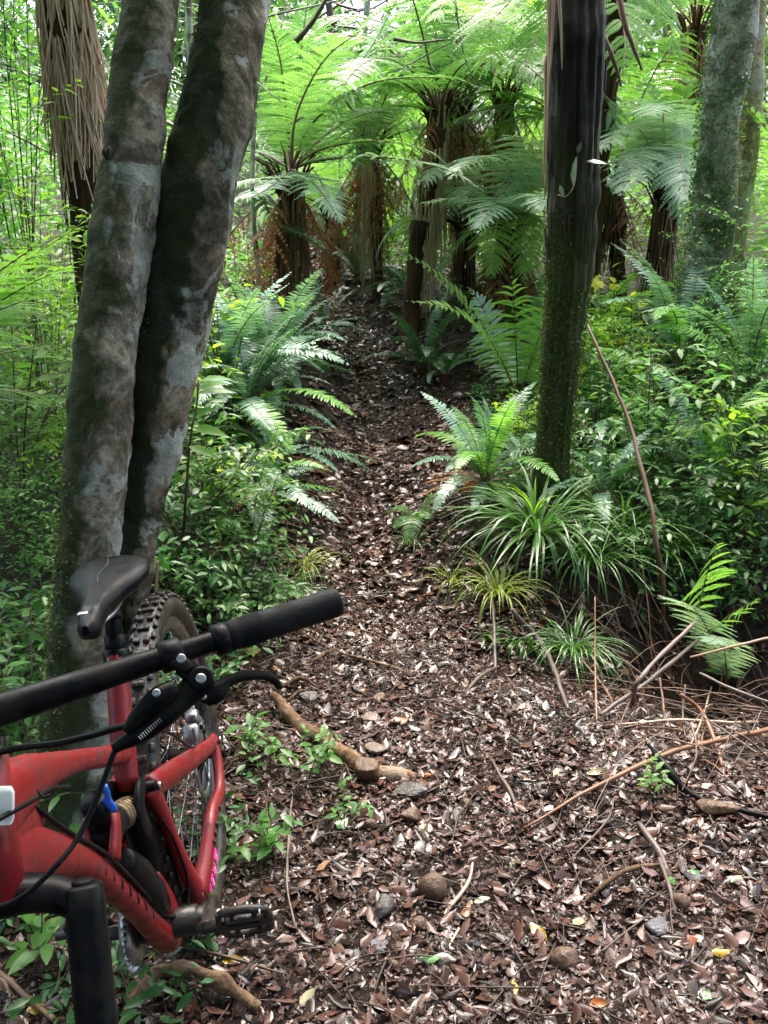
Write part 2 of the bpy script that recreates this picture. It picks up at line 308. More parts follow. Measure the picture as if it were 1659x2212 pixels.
def box(mb, c, ax, ay, az, hx, hy, hz, bev=.15, mi=0):   # chamfered box from three unit axes and half sizes
    c = np.asarray(c, float)
    pts = [c - az * hz, c - az * hz * (1 - bev), c + az * hz * (1 - bev), c + az * hz]
    rings = []
    for p, s in zip(pts, (1 - bev * .8, 1, 1, 1 - bev * .8)):
        a, b = hx * s, hy * s; e = min(a, b) * bev
        rings.append([p + ax * x + ay * y for x, y in ((a, b - e), (a - e, b), (-a + e, b), (-a, b - e), (-a, -b + e), (-a + e, -b), (a - e, -b), (a, -b + e))])
    V = np.array(rings); q = []
    for i in range(3):
        for j in range(8): q.append([i * 8 + j, i * 8 + (j + 1) % 8, i * 8 + 8 + (j + 1) % 8, i * 8 + 8 + j])
    for o in (0, 24): q += [[o, o + 1, o + 2, o + 3], [o, o + 3, o + 4, o + 7], [o + 4, o + 5, o + 6, o + 7]]
    mb.add(V, q, mi); return mb
def leaves(mb, P, D, N, L, Wd, fold=.25, mi=0, curl=.2, wav=0):
    """leaf blades: base P, direction D, normal N; 8 points each, pointed oval folded on the midrib"""
    D = nrm(D); S_ = nrm(np.cross(D, N)); N = nrm(np.cross(S_, D)); L = np.broadcast_to(L, len(P))[:, None]; w = np.broadcast_to(Wd, len(P))[:, None] * .5
    def pt(a, s): return P + D * L * a + S_ * w * s + N * (abs(s) * w * fold - curl * L * a * a)
    V = np.stack([pt(0, 0), pt(.3, .82), pt(.3, 0), pt(.3, -.82), pt(.68, .78), pt(.68, 0), pt(.68, -.78), pt(1, 0)], 1)
    n = len(P); o = np.arange(n)[:, None, None] * 8
    q = np.array([[0, 2, 1, 1], [0, 3, 3, 2], [1, 2, 5, 4], [2, 3, 6, 5], [4, 5, 7, 7], [5, 6, 6, 7]])
    # quads only: build the tips as narrow quads using duplicated rows
    V = np.stack([pt(0, .12), pt(0, 0), pt(0, -.12), pt(.33, .9), pt(.33, 0), pt(.33, -.9), pt(.7, .7), pt(.7, 0), pt(.7, -.7), pt(1, .06), pt(1.0, 0), pt(1, -.06)], 1)
    q = []
    for i in range(3): q += [[i * 3, i * 3 + 1, i * 3 + 4, i * 3 + 3], [i * 3 + 1, i * 3 + 2, i * 3 + 5, i * 3 + 4]]
    mb.add(V, (np.array(q)[None] + np.arange(n)[:, None, None] * 12), mi); return mb
def diamonds(mb, P, D, N, L, Wd, mi=0, curl=.15):
    D = nrm(D); S_ = nrm(np.cross(D, N)); N = nrm(np.cross(S_, D)); L = np.broadcast_to(L, len(P))[:, None]; w = np.broadcast_to(Wd, len(P))[:, None] * .5
    V = np.stack([P, P + D * L * .45 + S_ * w, P + D * L - N * L * curl, P + D * L * .45 - S_ * w], 1)
    mb.add(V, np.arange(len(P) * 4).reshape(-1, 4), mi); return mb
def rdir(n, zlo=-1, zhi=1):
    z = rng.uniform(zlo, zhi, n); a = rng.uniform(0, 2 * pi, n); r = np.sqrt(1 - z * z); return np.stack([r * np.cos(a), r * np.sin(a), z], 1)

# ---------------------------------------------------------------- fronds
def frond(pts, W_, up=Z, n=30, m=15, kind='bi', rach=.006, droop=.35, t0=.14, fwd=.22, seed=0, vfold=.15, missing=.03, jag=.1, mb=None, pl=.68):
    r_ = np.random.default_rng(seed); C_ = spline(pts, 40); d = np.r_[0, np.cumsum(np.linalg.norm(np.diff(C_, axis=0), axis=1))]; Lt = d[-1]; s = d / Lt
    mb = mb or MB(); tube(mb, C_[:: 2 if len(C_) > 20 else 1], [rach, rach * .7, rach * .25], 5, 1, cap=False, up=np.array([.3, .2, 1.]))
    T_ = nrm(np.gradient(C_, axis=0))
    t = np.linspace(t0, .992, n); t = t + r_.normal(0, .15 / n, n)
    ip = lambda A: np.stack([np.interp(t, s, A[:, i]) for i in range(3)], 1)
    P = ip(C_); T = nrm(ip(T_)); S0 = nrm(np.cross(T, up)); N0 = nrm(np.cross(S0, T))
    if kind == 'bi': prof = np.clip(.45 + 1.9 * (t - t0), 0, 1) * np.where(t > .42, 1 - np.clip((t - .42) / .6, 0, 1) ** 1.7, 1)
    else: prof = np.clip(.25 + 2.3 * (t - t0), 0, 1) * np.where(t > .5, 1 - np.clip((t - .5) / .52, 0, 1) ** 2.4, 1)
    sd = np.array([1, -1.])
    al = fwd + .75 * np.clip((t - .3) / .7, 0, 1) ** 2
    D = S0[:, None] * sd[None, :, None] * np.cos(al)[:, None, None] + T[:, None] * np.sin(al)[:, None, None] + N0[:, None] * vfold
    D = nrm(D + r_.normal(0, jag * .5, D.shape)); L = (W_ * prof)[:, None] * r_.uniform(1 - jag, 1 + jag, (n, 2)); keep = r_.random((n, 2)) > missing
    P2 = np.repeat(P[:, None], 2, 1); T2 = np.repeat(T[:, None], 2, 1)
    P2, T2, D, L = P2[keep], T2[keep], D[keep], L[keep]
    E = nrm(T2 - D * (T2 * D).sum(-1, keepdims=True)); N = nrm(np.cross(D, E)); N = N * np.sign(N[:, 2:3] + 1e-6)
    dr = droop * r_.uniform(.6, 1.4, len(L))
    def along(q): return P2 + D * (q * L)[:, None] - Z * (dr * L * q * q)[:, None]
    if kind == 'bi':
        a, b, c = along(0), along(.55), along(1.0); w = .0035 + .002 * L / .3
        for p0, p1, w0, w1 in ((a, b, 1, .7), (b, c, .7, .2)):
            mb.add(np.stack([p0 + E * (w * w0)[:, None], p1 + E * (w * w1)[:, None], p1 - E * (w * w1)[:, None], p0 - E * (w * w0)[:, None]], 1), np.arange(len(L) * 4).reshape(-1, 4), 0)
        q = (np.arange(m) + .6) / m
        PP, DD, EE, NN, LL, QQ = [], [], [], [], [], []
        for j in range(m):
            p = along(q[j]); tan = nrm(D - Z * (2 * dr * q[j])[:, None])
            for sg in (1, -1):
                PP.append(p); DD.append(nrm(E * sg * .9 + tan * .42 + N * .05)); NN.append(N)
                LL.append(np.maximum(np.minimum(L * .22, Lt * (1 - t0) / n * pl) * (1 - q[j] ** 2.2) * min(1, .6 + q[j] * 2), L * .02) * r_.uniform(.85, 1.1, len(L))); QQ.append(L / m * 1.12)
        diamonds(mb, np.concatenate(PP), np.concatenate(DD), np.concatenate(NN), np.concatenate(LL), np.concatenate(QQ), 0, .12)
    else:
        sp = Lt / n * .82
        qs = np.array([0, .3, .65, 1.]); ws = np.array([.8, 1, .72, .1]) * sp * .5
        R_ = [along(q) for q in qs]
        V = np.concatenate([np.stack([R_[i] + E * ws[i], R_[i] + N * .0008, R_[i] - E * ws[i]], 1) for i in range(4)], 1)
        q = []
        for i in range(3): q += [[i * 3, i * 3 + 1, i * 3 + 4, i * 3 + 3], [i * 3 + 1, i * 3 + 2, i * 3 + 5, i * 3 + 4]]
        mb.add(V, np.array(q)[None] + np.arange(len(L))[:, None, None] * 12, 0)
    return mb
def arch(L, e0, e1, n=7, az=0, side=0):     # curve of length L whose elevation goes from e0 to e1
    e = np.linspace(e0, e1, n - 1) + 0; st = L / (n - 1); x = np.r_[0, np.cumsum(np.cos(e) * st)]; z = np.r_[0, np.cumsum(np.sin(e) * st)]
    y = side * (np.linspace(0, 1, n) ** 2) * L
    return np.stack([x * cos(az) - y * sin(az), x * sin(az) + y * cos(az), z], 1)

# tree fern frond library (shared meshes): length 1.9 m
TF = {}
for key, (e0, e1) in dict(up=(1.25, .15), mid=(.95, -.55), low=(.55, -.95), hang=(-.1, -1.25)).items():
    for i, (mt, rm) in enumerate((('frond', 'stipe_dark'), ('frond_lime', 'stipe_dark'), ('frond_silver', 'stipe'))):
        for k in range(2):
            TF[key, mt, k] = frond(arch(1.75, e0 + .1 * k, e1 - .15 * k, side=.10 * (1 - 2 * k)), .40, n=27, m=16, rach=.010, seed=10 * i + k, droop=.3, vfold=.05).mesh('frond', [mt, rm])
for k in range(2): TF['hang', 'frond_dead', k] = frond(arch(1.1, -.75 - .2 * k, -1.5, side=.12 * (1 - 2 * k)), .16, n=24, m=9, rach=.007, seed=60 + k, droop=.9, vfold=-.2, missing=.25, jag=.35).mesh('dead_frond', ['frond_dead', 'stipe_dark'])
def dead_fronds(root, c, n, s=1.):
    for i in range(n):
        o = link('dead_frond', TF['hang', 'frond_dead', i % 2], root); o.location = (np.asarray(c) - np.array(root['_o'])).tolist(); q = s * rng.uniform(.6, 1.15); o.scale = (q, q, q); o.rotation_euler = (rng.normal(0, .1), rng.normal(0, .12), i * 2.399 + rng.normal(0, .3))
def crown_fronds(root, c, n, L, mt, mix=('up', 'mid', 'low'), az0=0, scale_j=.12, skip=None, mt2=None, p2=.3):
    for i in range(n):
        key = mix[i % len(mix)]; a = az0 + i * 2.399 + rng.normal(0, .12)
        if skip and skip(a % (2 * pi)): continue
        m_ = mt2 if (mt2 and rng.random() < p2) else mt
        o = link('frond', TF[key, m_, int(rng.integers(2))], root); o.location = (np.asarray(c) - np.array(root['_o'])).tolist()
        s = L / 1.75 * (1 + rng.uniform(-scale_j, scale_j)); o.scale = (s, s * rng.uniform(.85, 1.1), s); o.rotation_euler = (rng.normal(0, .12), rng.normal(0, .08), a)
def skirt(root, top, r, L, n, mt, lean=(0, 0), spread=.5, name='dead_frond_skirt'):
    r *= .60
    mb = MB(); top = np.asarray(top, float)
    for i in range(n):
        a = rng.uniform(0, 2 * pi); l = L * rng.uniform(.35, 1.05); z0 = rng.uniform(-.25, .03) * L; rr = r * rng.uniform(.75, 1.15)
        o = np.array([cos(a), sin(a), 0]); k = rng.normal(0, .12) ; tdir = np.array([-sin(a), cos(a), 0])
        lx = np.array([lean[0], lean[1], 0])
        p0 = top + o * rr + Z * z0 + lx * z0
        w = r * spread * rng.uniform(.0, 1)
        p1 = p0 + o * w * .8 - Z * l * .5 + tdir * k * l * .4 - lx * l * .5; p2 = p0 + o * w * rng.uniform(.6, 1.3) - Z * l + tdir * k * l - lx * l
        tube(mb, spline([p0, p1, p2], 5), [rng.uniform(.004, .010), .0025], 3, 0, cap=False)
    return mb.build(name, mt, root)
def fern_trunk(root, base, top, r0, r1, mt='bark_fern', rough=.02):
    r0 *= .54; r1 *= .54
    mb = MB(); tube(mb, spline([base - Z * .1, base * .5 + top * .5 + np.array([.02, 0, 0]), top], 26), [r0 * 1.25, r0, r1, r1 * 1.1], 18, 0, rough=rough, rf=14)
    # persistent stipe stubs and root fibres
    for i in range(150):
        t = rng.uniform(.02, .98); a = rng.uniform(0, 2 * pi); r = r0 + (r1 - r0) * t; p = base + (top - base) * t + np.array([cos(a), sin(a), 0]) * r * .98
        tube(mb, spline([p, p - Z * rng.uniform(.05, .2) + np.array([cos(a), sin(a), 0]) * r * rng.uniform(.02, .16)], 2), [.005, .002], 3, 0, cap=False)
    for i in range(46):     # old stalk bases standing round the crown
        a = rng.uniform(0, 2 * pi); d = np.array([cos(a), sin(a), 0]); p = top - Z * rng.uniform(0, .14) + d * r1 * .9; l = rng.uniform(.08, .24)
        tube(mb, spline([p, p + d * l * .35 + Z * l * .8, p + d * l * .8 + Z * l * 1.1], 4), [.009, .003], 4, 0, cap=False)
    return mb.build('trunk', mt, root)

# ---------------------------------------------------------------- the ground
def axis(lo, hi, fine_lo, fine_hi, st):
    a = list(np.arange(fine_lo, fine_hi, st)); s = st; x = fine_hi
    while x < hi: a.append(x); s *= 1.12; x += s
    a.append(hi); s = st; x = fine_lo - st
    while x > lo: a.insert(0, x); s *= 1.12; x -= s
    a.insert(0, lo); return np.array(a)
xs = axis(-90, 90, -3, 3.2, .04); ys = axis(-60, 130, .4, 9.5, .04); X, Y = np.meshgrid(xs, ys)
ZZ = hgt(X, Y) + (.006 * noise(np.stack([X, Y, 0 * X], -1), 25) * (np.abs(X) < 3.3) * (Y < 9))
mb = MB(); nx = len(xs); i = (np.arange(len(ys) - 1)[:, None] * nx + np.arange(nx - 1)[None]).ravel()
mb.add(np.stack([X, Y, ZZ], -1), np.stack([i, i + 1, i + nx + 1, i + nx], 1))
gnd = mb.build('ground', 'ground'); gnd['kind'] = 'structure'

# ---------------------------------------------------------------- leaf litter and fallen twigs (uncountable)
def litter(n, xr, yr, smin, smax, dens=None, lift=.012):
    x = rng.uniform(*xr, n); y = rng.uniform(*yr, n)
    if dens is not None: k = rng.random(n) < dens(x, y); x, y = x[k], y[k]
    n = len(x); P = np.stack([x, y, hgt(x, y) + rng.uniform(.0, lift, n)], 1)
    D = rdir(n, -.38, .38); N = nrm(np.stack([rng.normal(0, .36, n), rng.normal(0, .36, n), np.ones(n)], 1)); L = smin + 1.05 * (smax - smin) * rng.random(n) ** 2.0
    return P, D, N, L
def near_dens(x, y): return np.clip(1.1 - np.abs(x - pathx(y)) / (pathw(y) * 2.2 + .3), .12, 1)
mb = MB()
for n, xr, yr, a, b in ((46000, (-1.0, 2.4), (.9, 3.3), .009, .055), (26000, (-1.3, 1.6), (3.0, 5.2), .02, .07), (24000, (-1.8, 1.6), (5, 9.6), .03, .09), (9000, (-4, 4), (3.4, 13), .03, .09)):
    P, D, N, L = litter(n, xr, yr, a, b, near_dens); leaves(mb, P, D, N, L, L * rng.uniform(.25, .8, len(L)), rng.uniform(-.5, .5), 0, rng.uniform(-.1, .5)); mb.v[-1] += rng.normal(0, 1, mb.v[-1].shape) * np.repeat(L * .028, 12)[:, None]
for n, xr, yr, a, b in ((90000, (-1.0, 2.4), (.9, 3.4), .004, .020), (40000, (-1.4, 2.6), (3.2, 9), .008, .03)):
    P, D, N, L = litter(n, xr, yr, a, b, near_dens, .016); diamonds(mb, P, nrm(D + Z * .1), nrm(N + rdir(len(N)) * .6), L, L * rng.uniform(.25, 1.0, len(L)), 1)
o = mb.build('leaf_litter', ['litter', 'crumb']); o['kind'] = 'stuff'; tag(o, 'brown and tan fallen leaves covering the wet track and clearing', 'leaf litter')
mb = MB()
n = 3400; x = rng.uniform(-1.2, 2.6, n); y = rng.uniform(.9, 6.5, n); k = rng.random(n) < near_dens(x, y) * np.where(y > 3.2, .5, 1) + .12 * (x > .6); x, y = x[k], y[k]
for xx, yy in zip(x, y):
    a = rng.uniform(0, 2 * pi); l = rng.uniform(.04, .22) * (1 if rng.random() < .9 else 1.8); b_ = rng.normal(0, .25)
    P = [gz(xx, yy, .008), gz(xx + cos(a) * l * .5, yy + sin(a) * l * .5, rng.uniform(.008, .03)), gz(xx + cos(a + b_) * l, yy + sin(a + b_) * l, .010)]
    tube(mb, spline(P, 4), [rng.uniform(.0012, .0035), .0012], 4, 0, cap=False)
o = mb.build('fallen_twigs', 'twig'); o['kind'] = 'stuff'; tag(o, 'thin broken twigs scattered among the fallen leaves', 'twigs')
print('litter ok')

# ---------------------------------------------------------------- the mountain bike, leaning on the twin trunked tree
LEAN, HD = R(7), R(5); BO = np.array([-.395, 1.70, 0.0])
bf = np.array([sin(HD), -cos(HD), 0]); l0 = np.array([cos(HD), sin(HD), 0]); bu = Z * cos(LEAN) - l0 * sin(LEAN); bl = l0 * cos(LEAN) + Z * sin(LEAN)
def B(f, l, u): return BO + bf * f + bl * l + bu * u
def BP(*p): return [B(*q) for q in p]
bike = thing('mountain_bike', 'red full suspension mountain bike with black handlebar, leaning on the twin trunked tree', 'bicycle', BO)
mb = MB()
tube(mb, BP((.862, 0, .925), (.885, 0, .86), (.912, 0, .785)), [.028, .026, .030], 20)
tube(mb, spline(BP((.888, 0, .868), (.83, 0, .856), (.77, 0, .838), (.68, 0, .796), (.58, 0, .742), (.47, 0, .678), (.375, 0, .628)), 26), [.026, .025, .021, .018, .017, .017, .018], 18, up=bl, rb=[.046, .034, .022, .0165, .016, .0165, .022], power=2.5)
tube(mb, spline(BP((.905, 0, .822), (.84, 0, .784), (.77, 0, .728), (.70, 0, .665), (.632, 0, .586), (.52, 0, .43), (.43, 0, .295), (.388, 0, .245)), 34), [.026, .024, .022, .020, .018, .018, .020, .025], 18, up=bl, rb=[.042, .033, .025, .020, .018, .018, .020, .025], power=2.5)
tube(mb, spline(BP((.905, 0, .845), (.85, 0, .826), (.80, 0, .80), (.765, 0, .780)), 10), [.024, .022, .017, .008], 18, up=bl, rb=[.055, .05, .036, .010], power=2.4)
tube(mb, spline(BP((.302, 0, .772), (.345, 0, .70), (.385, 0, .63), (.41, 0, .575)), 12), [.0195, .0195, .021, .018], 18)
tube(mb, spline(BP((.388, 0, .27), (.392, 0, .33), (.41, 0, .40)), 8), [.033, .028, .018], 16)
tube(mb, spline(BP((.385, -.045, .31), (.42, -.035, .42), (.455, -.03, .53)), 8), [.02, .014, .012], 12)
for sgn in (1, -1): tube(mb, spline(BP((.60, .018 * sgn, .585), (.575, .02 * sgn, .61), (.56, .02 * sgn, .632)), 5), [.008, .008, .007], 10, up=bl, rb=[.02, .018, .014])
mb.build('frame', 'red', bike)
mb = MB()
for sg in (1, -1):
    L_ = .072 * sg
    tube(mb, spline(BP((-.008, L_, .40), (.05, L_, .420), (.21, .056 * sg, .486), (.31, .042 * sg, .527), (.392, .030 * sg, .562)), 20), [.010, .012, .015, .016, .013], 14, up=bl, rb=[.015, .018, .021, .024, .020])
    tube(mb, spline(BP((-.008, L_, .395), (.03, .078 * sg, .358), (.085, .081 * sg, .332), (.18, .076 * sg, .342), (.26, .067 * sg, .308), (.33, .055 * sg, .278)), 22), [.012, .011, .012, .013, .015, .018], 14, up=bl, rb=[.013, .015, .016, .017, .019, .026])
    tube(mb, spline(BP((.392, .030 * sg, .562), (.368, .033 * sg, .50), (.352, .038 * sg, .42), (.340, .046 * sg, .34), (.325, .053 * sg, .275)), 18), [.015, .013, .012, .014, .018], 14, up=bl, rb=[.021, .017, .014, .017, .024])
mb.build('rear_triangle', 'red', bike)
mb = MB()
for k, (c_, w_) in enumerate((((.205, .0885, .336), .010), ((.225, .0865, .329), .006), ((.16, .0905, .341), .006), ((.242, .084, .322), .004))):
    box(mb, B(*c_), bf, bu, bl, w_ * .5, .006, .0018, .1)
mb.build('frame_lettering', 'dirtyplastic', bike)
# links, pivots, shock and its blue lever
lk = MB()
tube(lk, BP((.395, -.038, .565), (.395, .042, .565)), .010, 14)
for sg in (1, -1):
    tube(lk, spline(BP((.395, .020 * sg, .565), (.43, .026 * sg, .585), (.455, .024 * sg, .56), (.43, .022 * sg, .50)), 10), [.007, .008, .009, .008], 10, up=bl, rb=[.016, .020, .022, .018])
tube(lk, BP((.41, 0, .535), (.395, 0, .46), (.39, 0, .36)), [.020, .024, .02], 12)
tube(lk, BP((.335, -.058, .285), (.335, .060, .285)), .013, 14)
lk.build('suspension_link', 'black', bike)
sh = MB(); tube(sh, BP((.41, 0, .538), (.45, 0, .558)), .017, 18); tube(sh, BP((.50, 0, .582), (.585, 0, .60)), .022, 16); tube(sh, BP((.56, .0, .60), (.578, 0, .672)), .019, 16)
shock = sh.build('shock', 'black', bike)
cb = MB()
for k in range(5): tube(cb, BP((.445 + .013 * k, 0, .556 + .0065 * k), (.452 + .013 * k, 0, .5595 + .0065 * k)), .0245, 20)
cb.build('shock_rings', 'bronze', shock)
bv = MB(); tube(bv, spline(BP((.592, .024, .702), (.588, .027, .684), (.583, .022, .672), (.576, .026, .650)), 10), [.0075, .004, .008, .007], 8, up=bl, rb=[.004, .003, .005, .005]); bv.build('lockout_lever', 'blue', shock)
bt = MB(); tube(bt, spline(BP((.528, 0, .525), (.505, 0, .490), (.45, 0, .39), (.41, 0, .335)), 14), [.022, .034, .036, .026], 20); bt.build('shock_reservoir', 'black', shock)
mb = MB(); tube(mb, spline(BP((.80, .014, .818), (.72, .018, .716), (.632, .02, .615), (.52, .02, .456), (.44, .02, .335), (.40, .03, .30)), 24), .0036, 8); mb.build('cable', 'black', bike)
mb = MB(); tube(mb, spline(BP((.40, .045, .29), (.36, .05, .34), (.375, .045, .44), (.40, .04, .50)), 16), .0026, 6); mb.build('cable', 'black', bike)
for q in ((.392, .046, .562), (.335, .062, .285), (-.005, .085, .40), (.302, .026, .762)):
    mb = MB(); c_ = B(*q); tube(mb, [c_, c_ + bl * .004], [.0075, .007], 14); tube(mb, [c_ + bl * .0035, c_ + bl * .0055], .0035, 6, 1); mb.build('pivot_bolt', ['metal', 'black'], bike)
# decals: slanted dark strokes down the flank of the down tube
for i in range(9):
    t = .70 - i * .026; u0 = np.interp(t, [.43, .52, .632, .70, .77], [.295, .43, .586, .665, .728]); mb = MB()
    a_ = [B(t + .012 * np.cos(q) * 1.0, .0188, u0 - .0 + .012 * np.sin(q)) for q in (.6, 2.2, 3.74, 5.34)]; dvec = nrm(B(t, 0, u0) - B(t + .05, 0, u0 + .06)); pv = np.cross(dvec, bl)
    c0 = B(t, .0190, u0); tube(mb, [c0 + pv * -.007 - dvec * .003, c0 + pv * .007 + dvec * .003], .0016, 4); mb.build('frame_lettering', 'dirtyplastic', bike)
# seat post and saddle
sp_ = MB(); tube(sp_, BP((.302, 0, .765), (.245, 0, .885)), .0145, 18); tube(sp_, BP((.296, 0, .775), (.284, 0, .80)), .0185, 18); tube(sp_, BP((.272, 0, .826), (.266, 0, .838)), .0165, 18); sp_.build('seat_post', 'black', bike)
cl = MB(); tube(cl, BP((.306, 0, .756), (.296, 0, .778)), .0225, 18); cl.build('seat_clamp', 'black', bike)
def saddle():
    mb = MB(); n, k = 40, 28; fr = np.linspace(0, 1, n); V = []
    for t in fr:
        f = .165 + .262 * t
        w = np.interp(t, [0, .04, .12, .25, .4, .55, .7, .85, .95, 1], [.030, .054, .067, .071, .060, .039, .024, .020, .017, .006])
        top = .906 + .010 * cos((t - .1) * 3) - .012 * sstep(.8, 1, t) - .010 * (1 - sstep(0, .12, t)); dp = np.interp(t, [0, .1, .4, .7, .93, 1], [.02, .036, .034, .030, .026, .006])
        ring = []
        for j in range(k):
            a = j / k * 2 * pi; x = cos(a); y = sin(a)
            xx = w * np.sign(x) * abs(x) ** .8
            if y >= 0: zz = top - .012 * (1 - abs(y)) ** 1.0 - .004 * math.exp(-(xx / .007) ** 2) * (.1 < t < .9) - dp * .25 * (abs(x) ** 3)
            else: zz = top - .012 - dp * .25 - dp * .75 * abs(y) ** .5; xx *= .96
            ring.append(B(f, xx, zz))
        V.append(ring)
    V = np.array(V); i = np.arange(n - 1)[:, None] * k; j = np.arange(k)[None]; j2 = (j + 1) % k
    mb.add(V, np.stack([i + j, i + j2, i + k + j2, i + k + j], -1)); 
    for e in (0, n - 1):
        c = V[e].mean(0); mb.add(np.concatenate([V[e], V[e] * .3 + c * .7]), np.stack([j[0], j2[0], j2[0] + k, j[0] + k], -1)); mb.add(np.concatenate([V[e] * .3 + c * .7, V[e] * 0 + c]), np.stack([j[0], j2[0], j2[0] + k, j[0] + k], -1))
    return mb
sd = saddle().build('saddle', 'saddle', bike)
mb = MB()
for sg in (1, -1): tube(mb, spline(BP((.19, .02 * sg, .872), (.24, .022 * sg, .862), (.33, .022 * sg, .862), (.41, .01 * sg, .872)), 12), .0035, 8)
mb.build('rail', 'metal', sd)
mb = MB(); nz = BP((.4245, .003, .900), (.4265, 0, .897)); box(mb, B(.420, 0, .903), bf, bl, bu, .006, .008, .0015, .2); mb.build('nose_badge', 'metal', sd)
mb = MB()
for i in range(24): tube(mb, BP((.215 + i * .0042, .0035 * sin(i * .3), .9185 - .00001 * i * i), (.2175 + i * .0042, .0035 * sin(i * .3), .9188 - .00001 * i * i)), .0005, 4)
mb.build('stitching', 'metal', sd)
# wheels
def wheel(parent_name, ctr, fwd_, upw, axl, front=False):
    o = bpy.data.objects.new(parent_name, None); COL.objects.link(o); o.parent = bike; o['_o'] = bike['_o']; o.empty_display_size = .1
    c = np.asarray(ctr); P = lambda a, r, l=0: c + (fwd_ * cos(a) + upw * sin(a)) * r + axl * l
    def ring(mb, r, prof, n=96, mi=0):
        k = len(prof); V = np.array([[P(i / n * 2 * pi, r + a, b) for a, b in prof] for i in range(n)]); i = np.arange(n)[:, None]; j = np.arange(k)[None]
        mb.add(V, np.stack([i * k + j, i * k + (j + 1) % k, ((i + 1) % n) * k + (j + 1) % k, ((i + 1) % n) * k + j], -1), mi)
    mb = MB(); ring(mb, .335, [(.028 * cos(a), .030 * sin(a)) for a in np.arange(14) / 14 * 2 * pi])
    for i in range(66):
        a = i / 66 * 2 * pi
        for l, da, hw, hl, ang in ((-.010, 0, .0065, .0075, 0), (.010, 0, .0065, .0075, 0), (-.0255, .5, .0048, .008, -.75), (.0255, .5, .0048, .008, .75)):
            if abs(l) < .02 and i % 2 == 0: l *= .55; hl *= .8
            aa = a + da / 66 * 2 * pi; rad = fwd_ * cos(aa) + upw * sin(aa); tg = -fwd_ * sin(aa) + upw * cos(aa); nn = rad * cos(ang) + axl * sin(ang); ss = np.cross(nn, tg)
            box(mb, P(aa, .335 + .0285 * cos(ang) + .0015, .0305 * sin(ang) * 1.02), tg, ss, nn, hl, hw, .0045, .25) if abs(l) > .02 else box(mb, P(aa, .3645, l), tg, ss, nn, hl, hw, .0045, .25)
    mb.build('tyre', 'tyre', o)
    mb = MB(); ring(mb, .31, [(.008, .0165), (-.006, .018), (-.020, .0165), (-.029, .0105), (-.032, .003), (-.032, -.003), (-.029, -.0105), (-.020, -.0165), (-.006, -.018), (.008, -.0165)]); rm = mb.build('rim', 'rim', o)
    if not front:
        mb = MB(); wt = MB()
        for a0, a1 in ((258.5, 265), (267, 273), (275, 280.5), (282.5, 287)):
            for q in range(10):
                aa, ab = R(a0 + (a1 - a0) * q / 10), R(a0 + (a1 - a0) * (q + 1) / 10)
                pr = [(-.004, .0184), (-.0205, .0172), (-.0298, .0108), (-.0330, .003), (-.0330, -.002)]
                for (r0_, l0_), (r1_, l1_) in zip(pr[:-1], pr[1:]): mb.add([P(aa, .31 + r0_, l0_), P(ab, .31 + r0_, l0_), P(ab, .31 + r1_, l1_), P(aa, .31 + r1_, l1_)], [[0, 1, 2, 3]])
        mb.build('rim_decal', 'pink', rm)
        for a0 in (261.5, 269.5, 277.5):
            for (x0, y0, x1, y1) in ((0, -.006, 0.9, -.006), (0, -.012, .7, -.012), (0, -.018, .9, -.018), (0, -.006, 0, -.018)):
                l_ = lambda r: np.interp(r, [-.0298, -.0205, -.004], [.0108, .0172, .0184]) + .0008
                tube(wt, [P(R(a0 + x0), .31 + y0, l_(y0)), P(R(a0 + x1), .31 + y1, l_(y1))], .0006, 4, cap=False)
        wt.build('rim_lettering', 'white', rm)
    mb = MB()
    for i in range(28):
        a = i / 28 * 2 * pi; s_ = 1 if i % 2 else -1; tw = .35 * (1 if (i // 2) % 2 else -1)
        tube(mb, [P(a + tw * 3, .028, .028 * s_), P(a, .283, .004 * s_)], .0011, 4, cap=False)
    mb.build('spokes', 'metal', o)
    mb = MB(); tube(mb, [c - axl * .05, c - axl * .03, c, c + axl * .03, c + axl * .05], [.012, .03, .018, .03, .012], 16); tube(mb, [c - axl * .082, c + axl * .085], .0085, 12); mb.build('hub', 'black', o)
    mb = MB(); V = []; n = 72
    for i in range(n):
        a = i / n * 2 * pi; r1 = .09 + .002 * sin(i * pi / 2); V.append([P(a, r1, .043), P(a, .074, .043), P(a, .074, .041), P(a, r1, .041)])
    i = np.arange(n)[:, None]; j = np.arange(4)[None]; mb.add(np.array(V), np.stack([i * 4 + j, i * 4 + (j + 1) % 4, ((i + 1) % n) * 4 + (j + 1) % 4, ((i + 1) % n) * 4 + j], -1))
    for i in range(6):
        a = i / 6 * 2 * pi; tube(mb, [P(a, .025, .042), P(a + .35, .076, .042)], .003, 5)
    mb.build('brake_rotor', 'metal', o); return o
wheel('rear_wheel', B(0, 0, .37), bf, bu, bl)
cal = MB(); box(cal, B(.085, .052, .475), bf * .85 + bu * .5, bl, bu * .85 - bf * .5, .030, .016, .022, .35); box(cal, B(.075, .056, .505), bf, bl, bu, .014, .012, .016, .3); cal.build('brake_caliper', 'metal', bike)
mp = MB()
for q in ((.088, .0705, .49), (.07, .0705, .47)): tube(mp, BP(q, (q[0], q[1] + .004, q[2])), .006, 8)
mp.build('caliper_bolt', 'black', bike)
mb = MB(); tube(mb, spline(BP((.07, .05, .50), (.16, .07, .50), (.28, .085, .56), (.42, .08, .68), (.50, .035, .72)), 20), .0025, 6); mb.build('rear_brake_hose', 'black', bike)
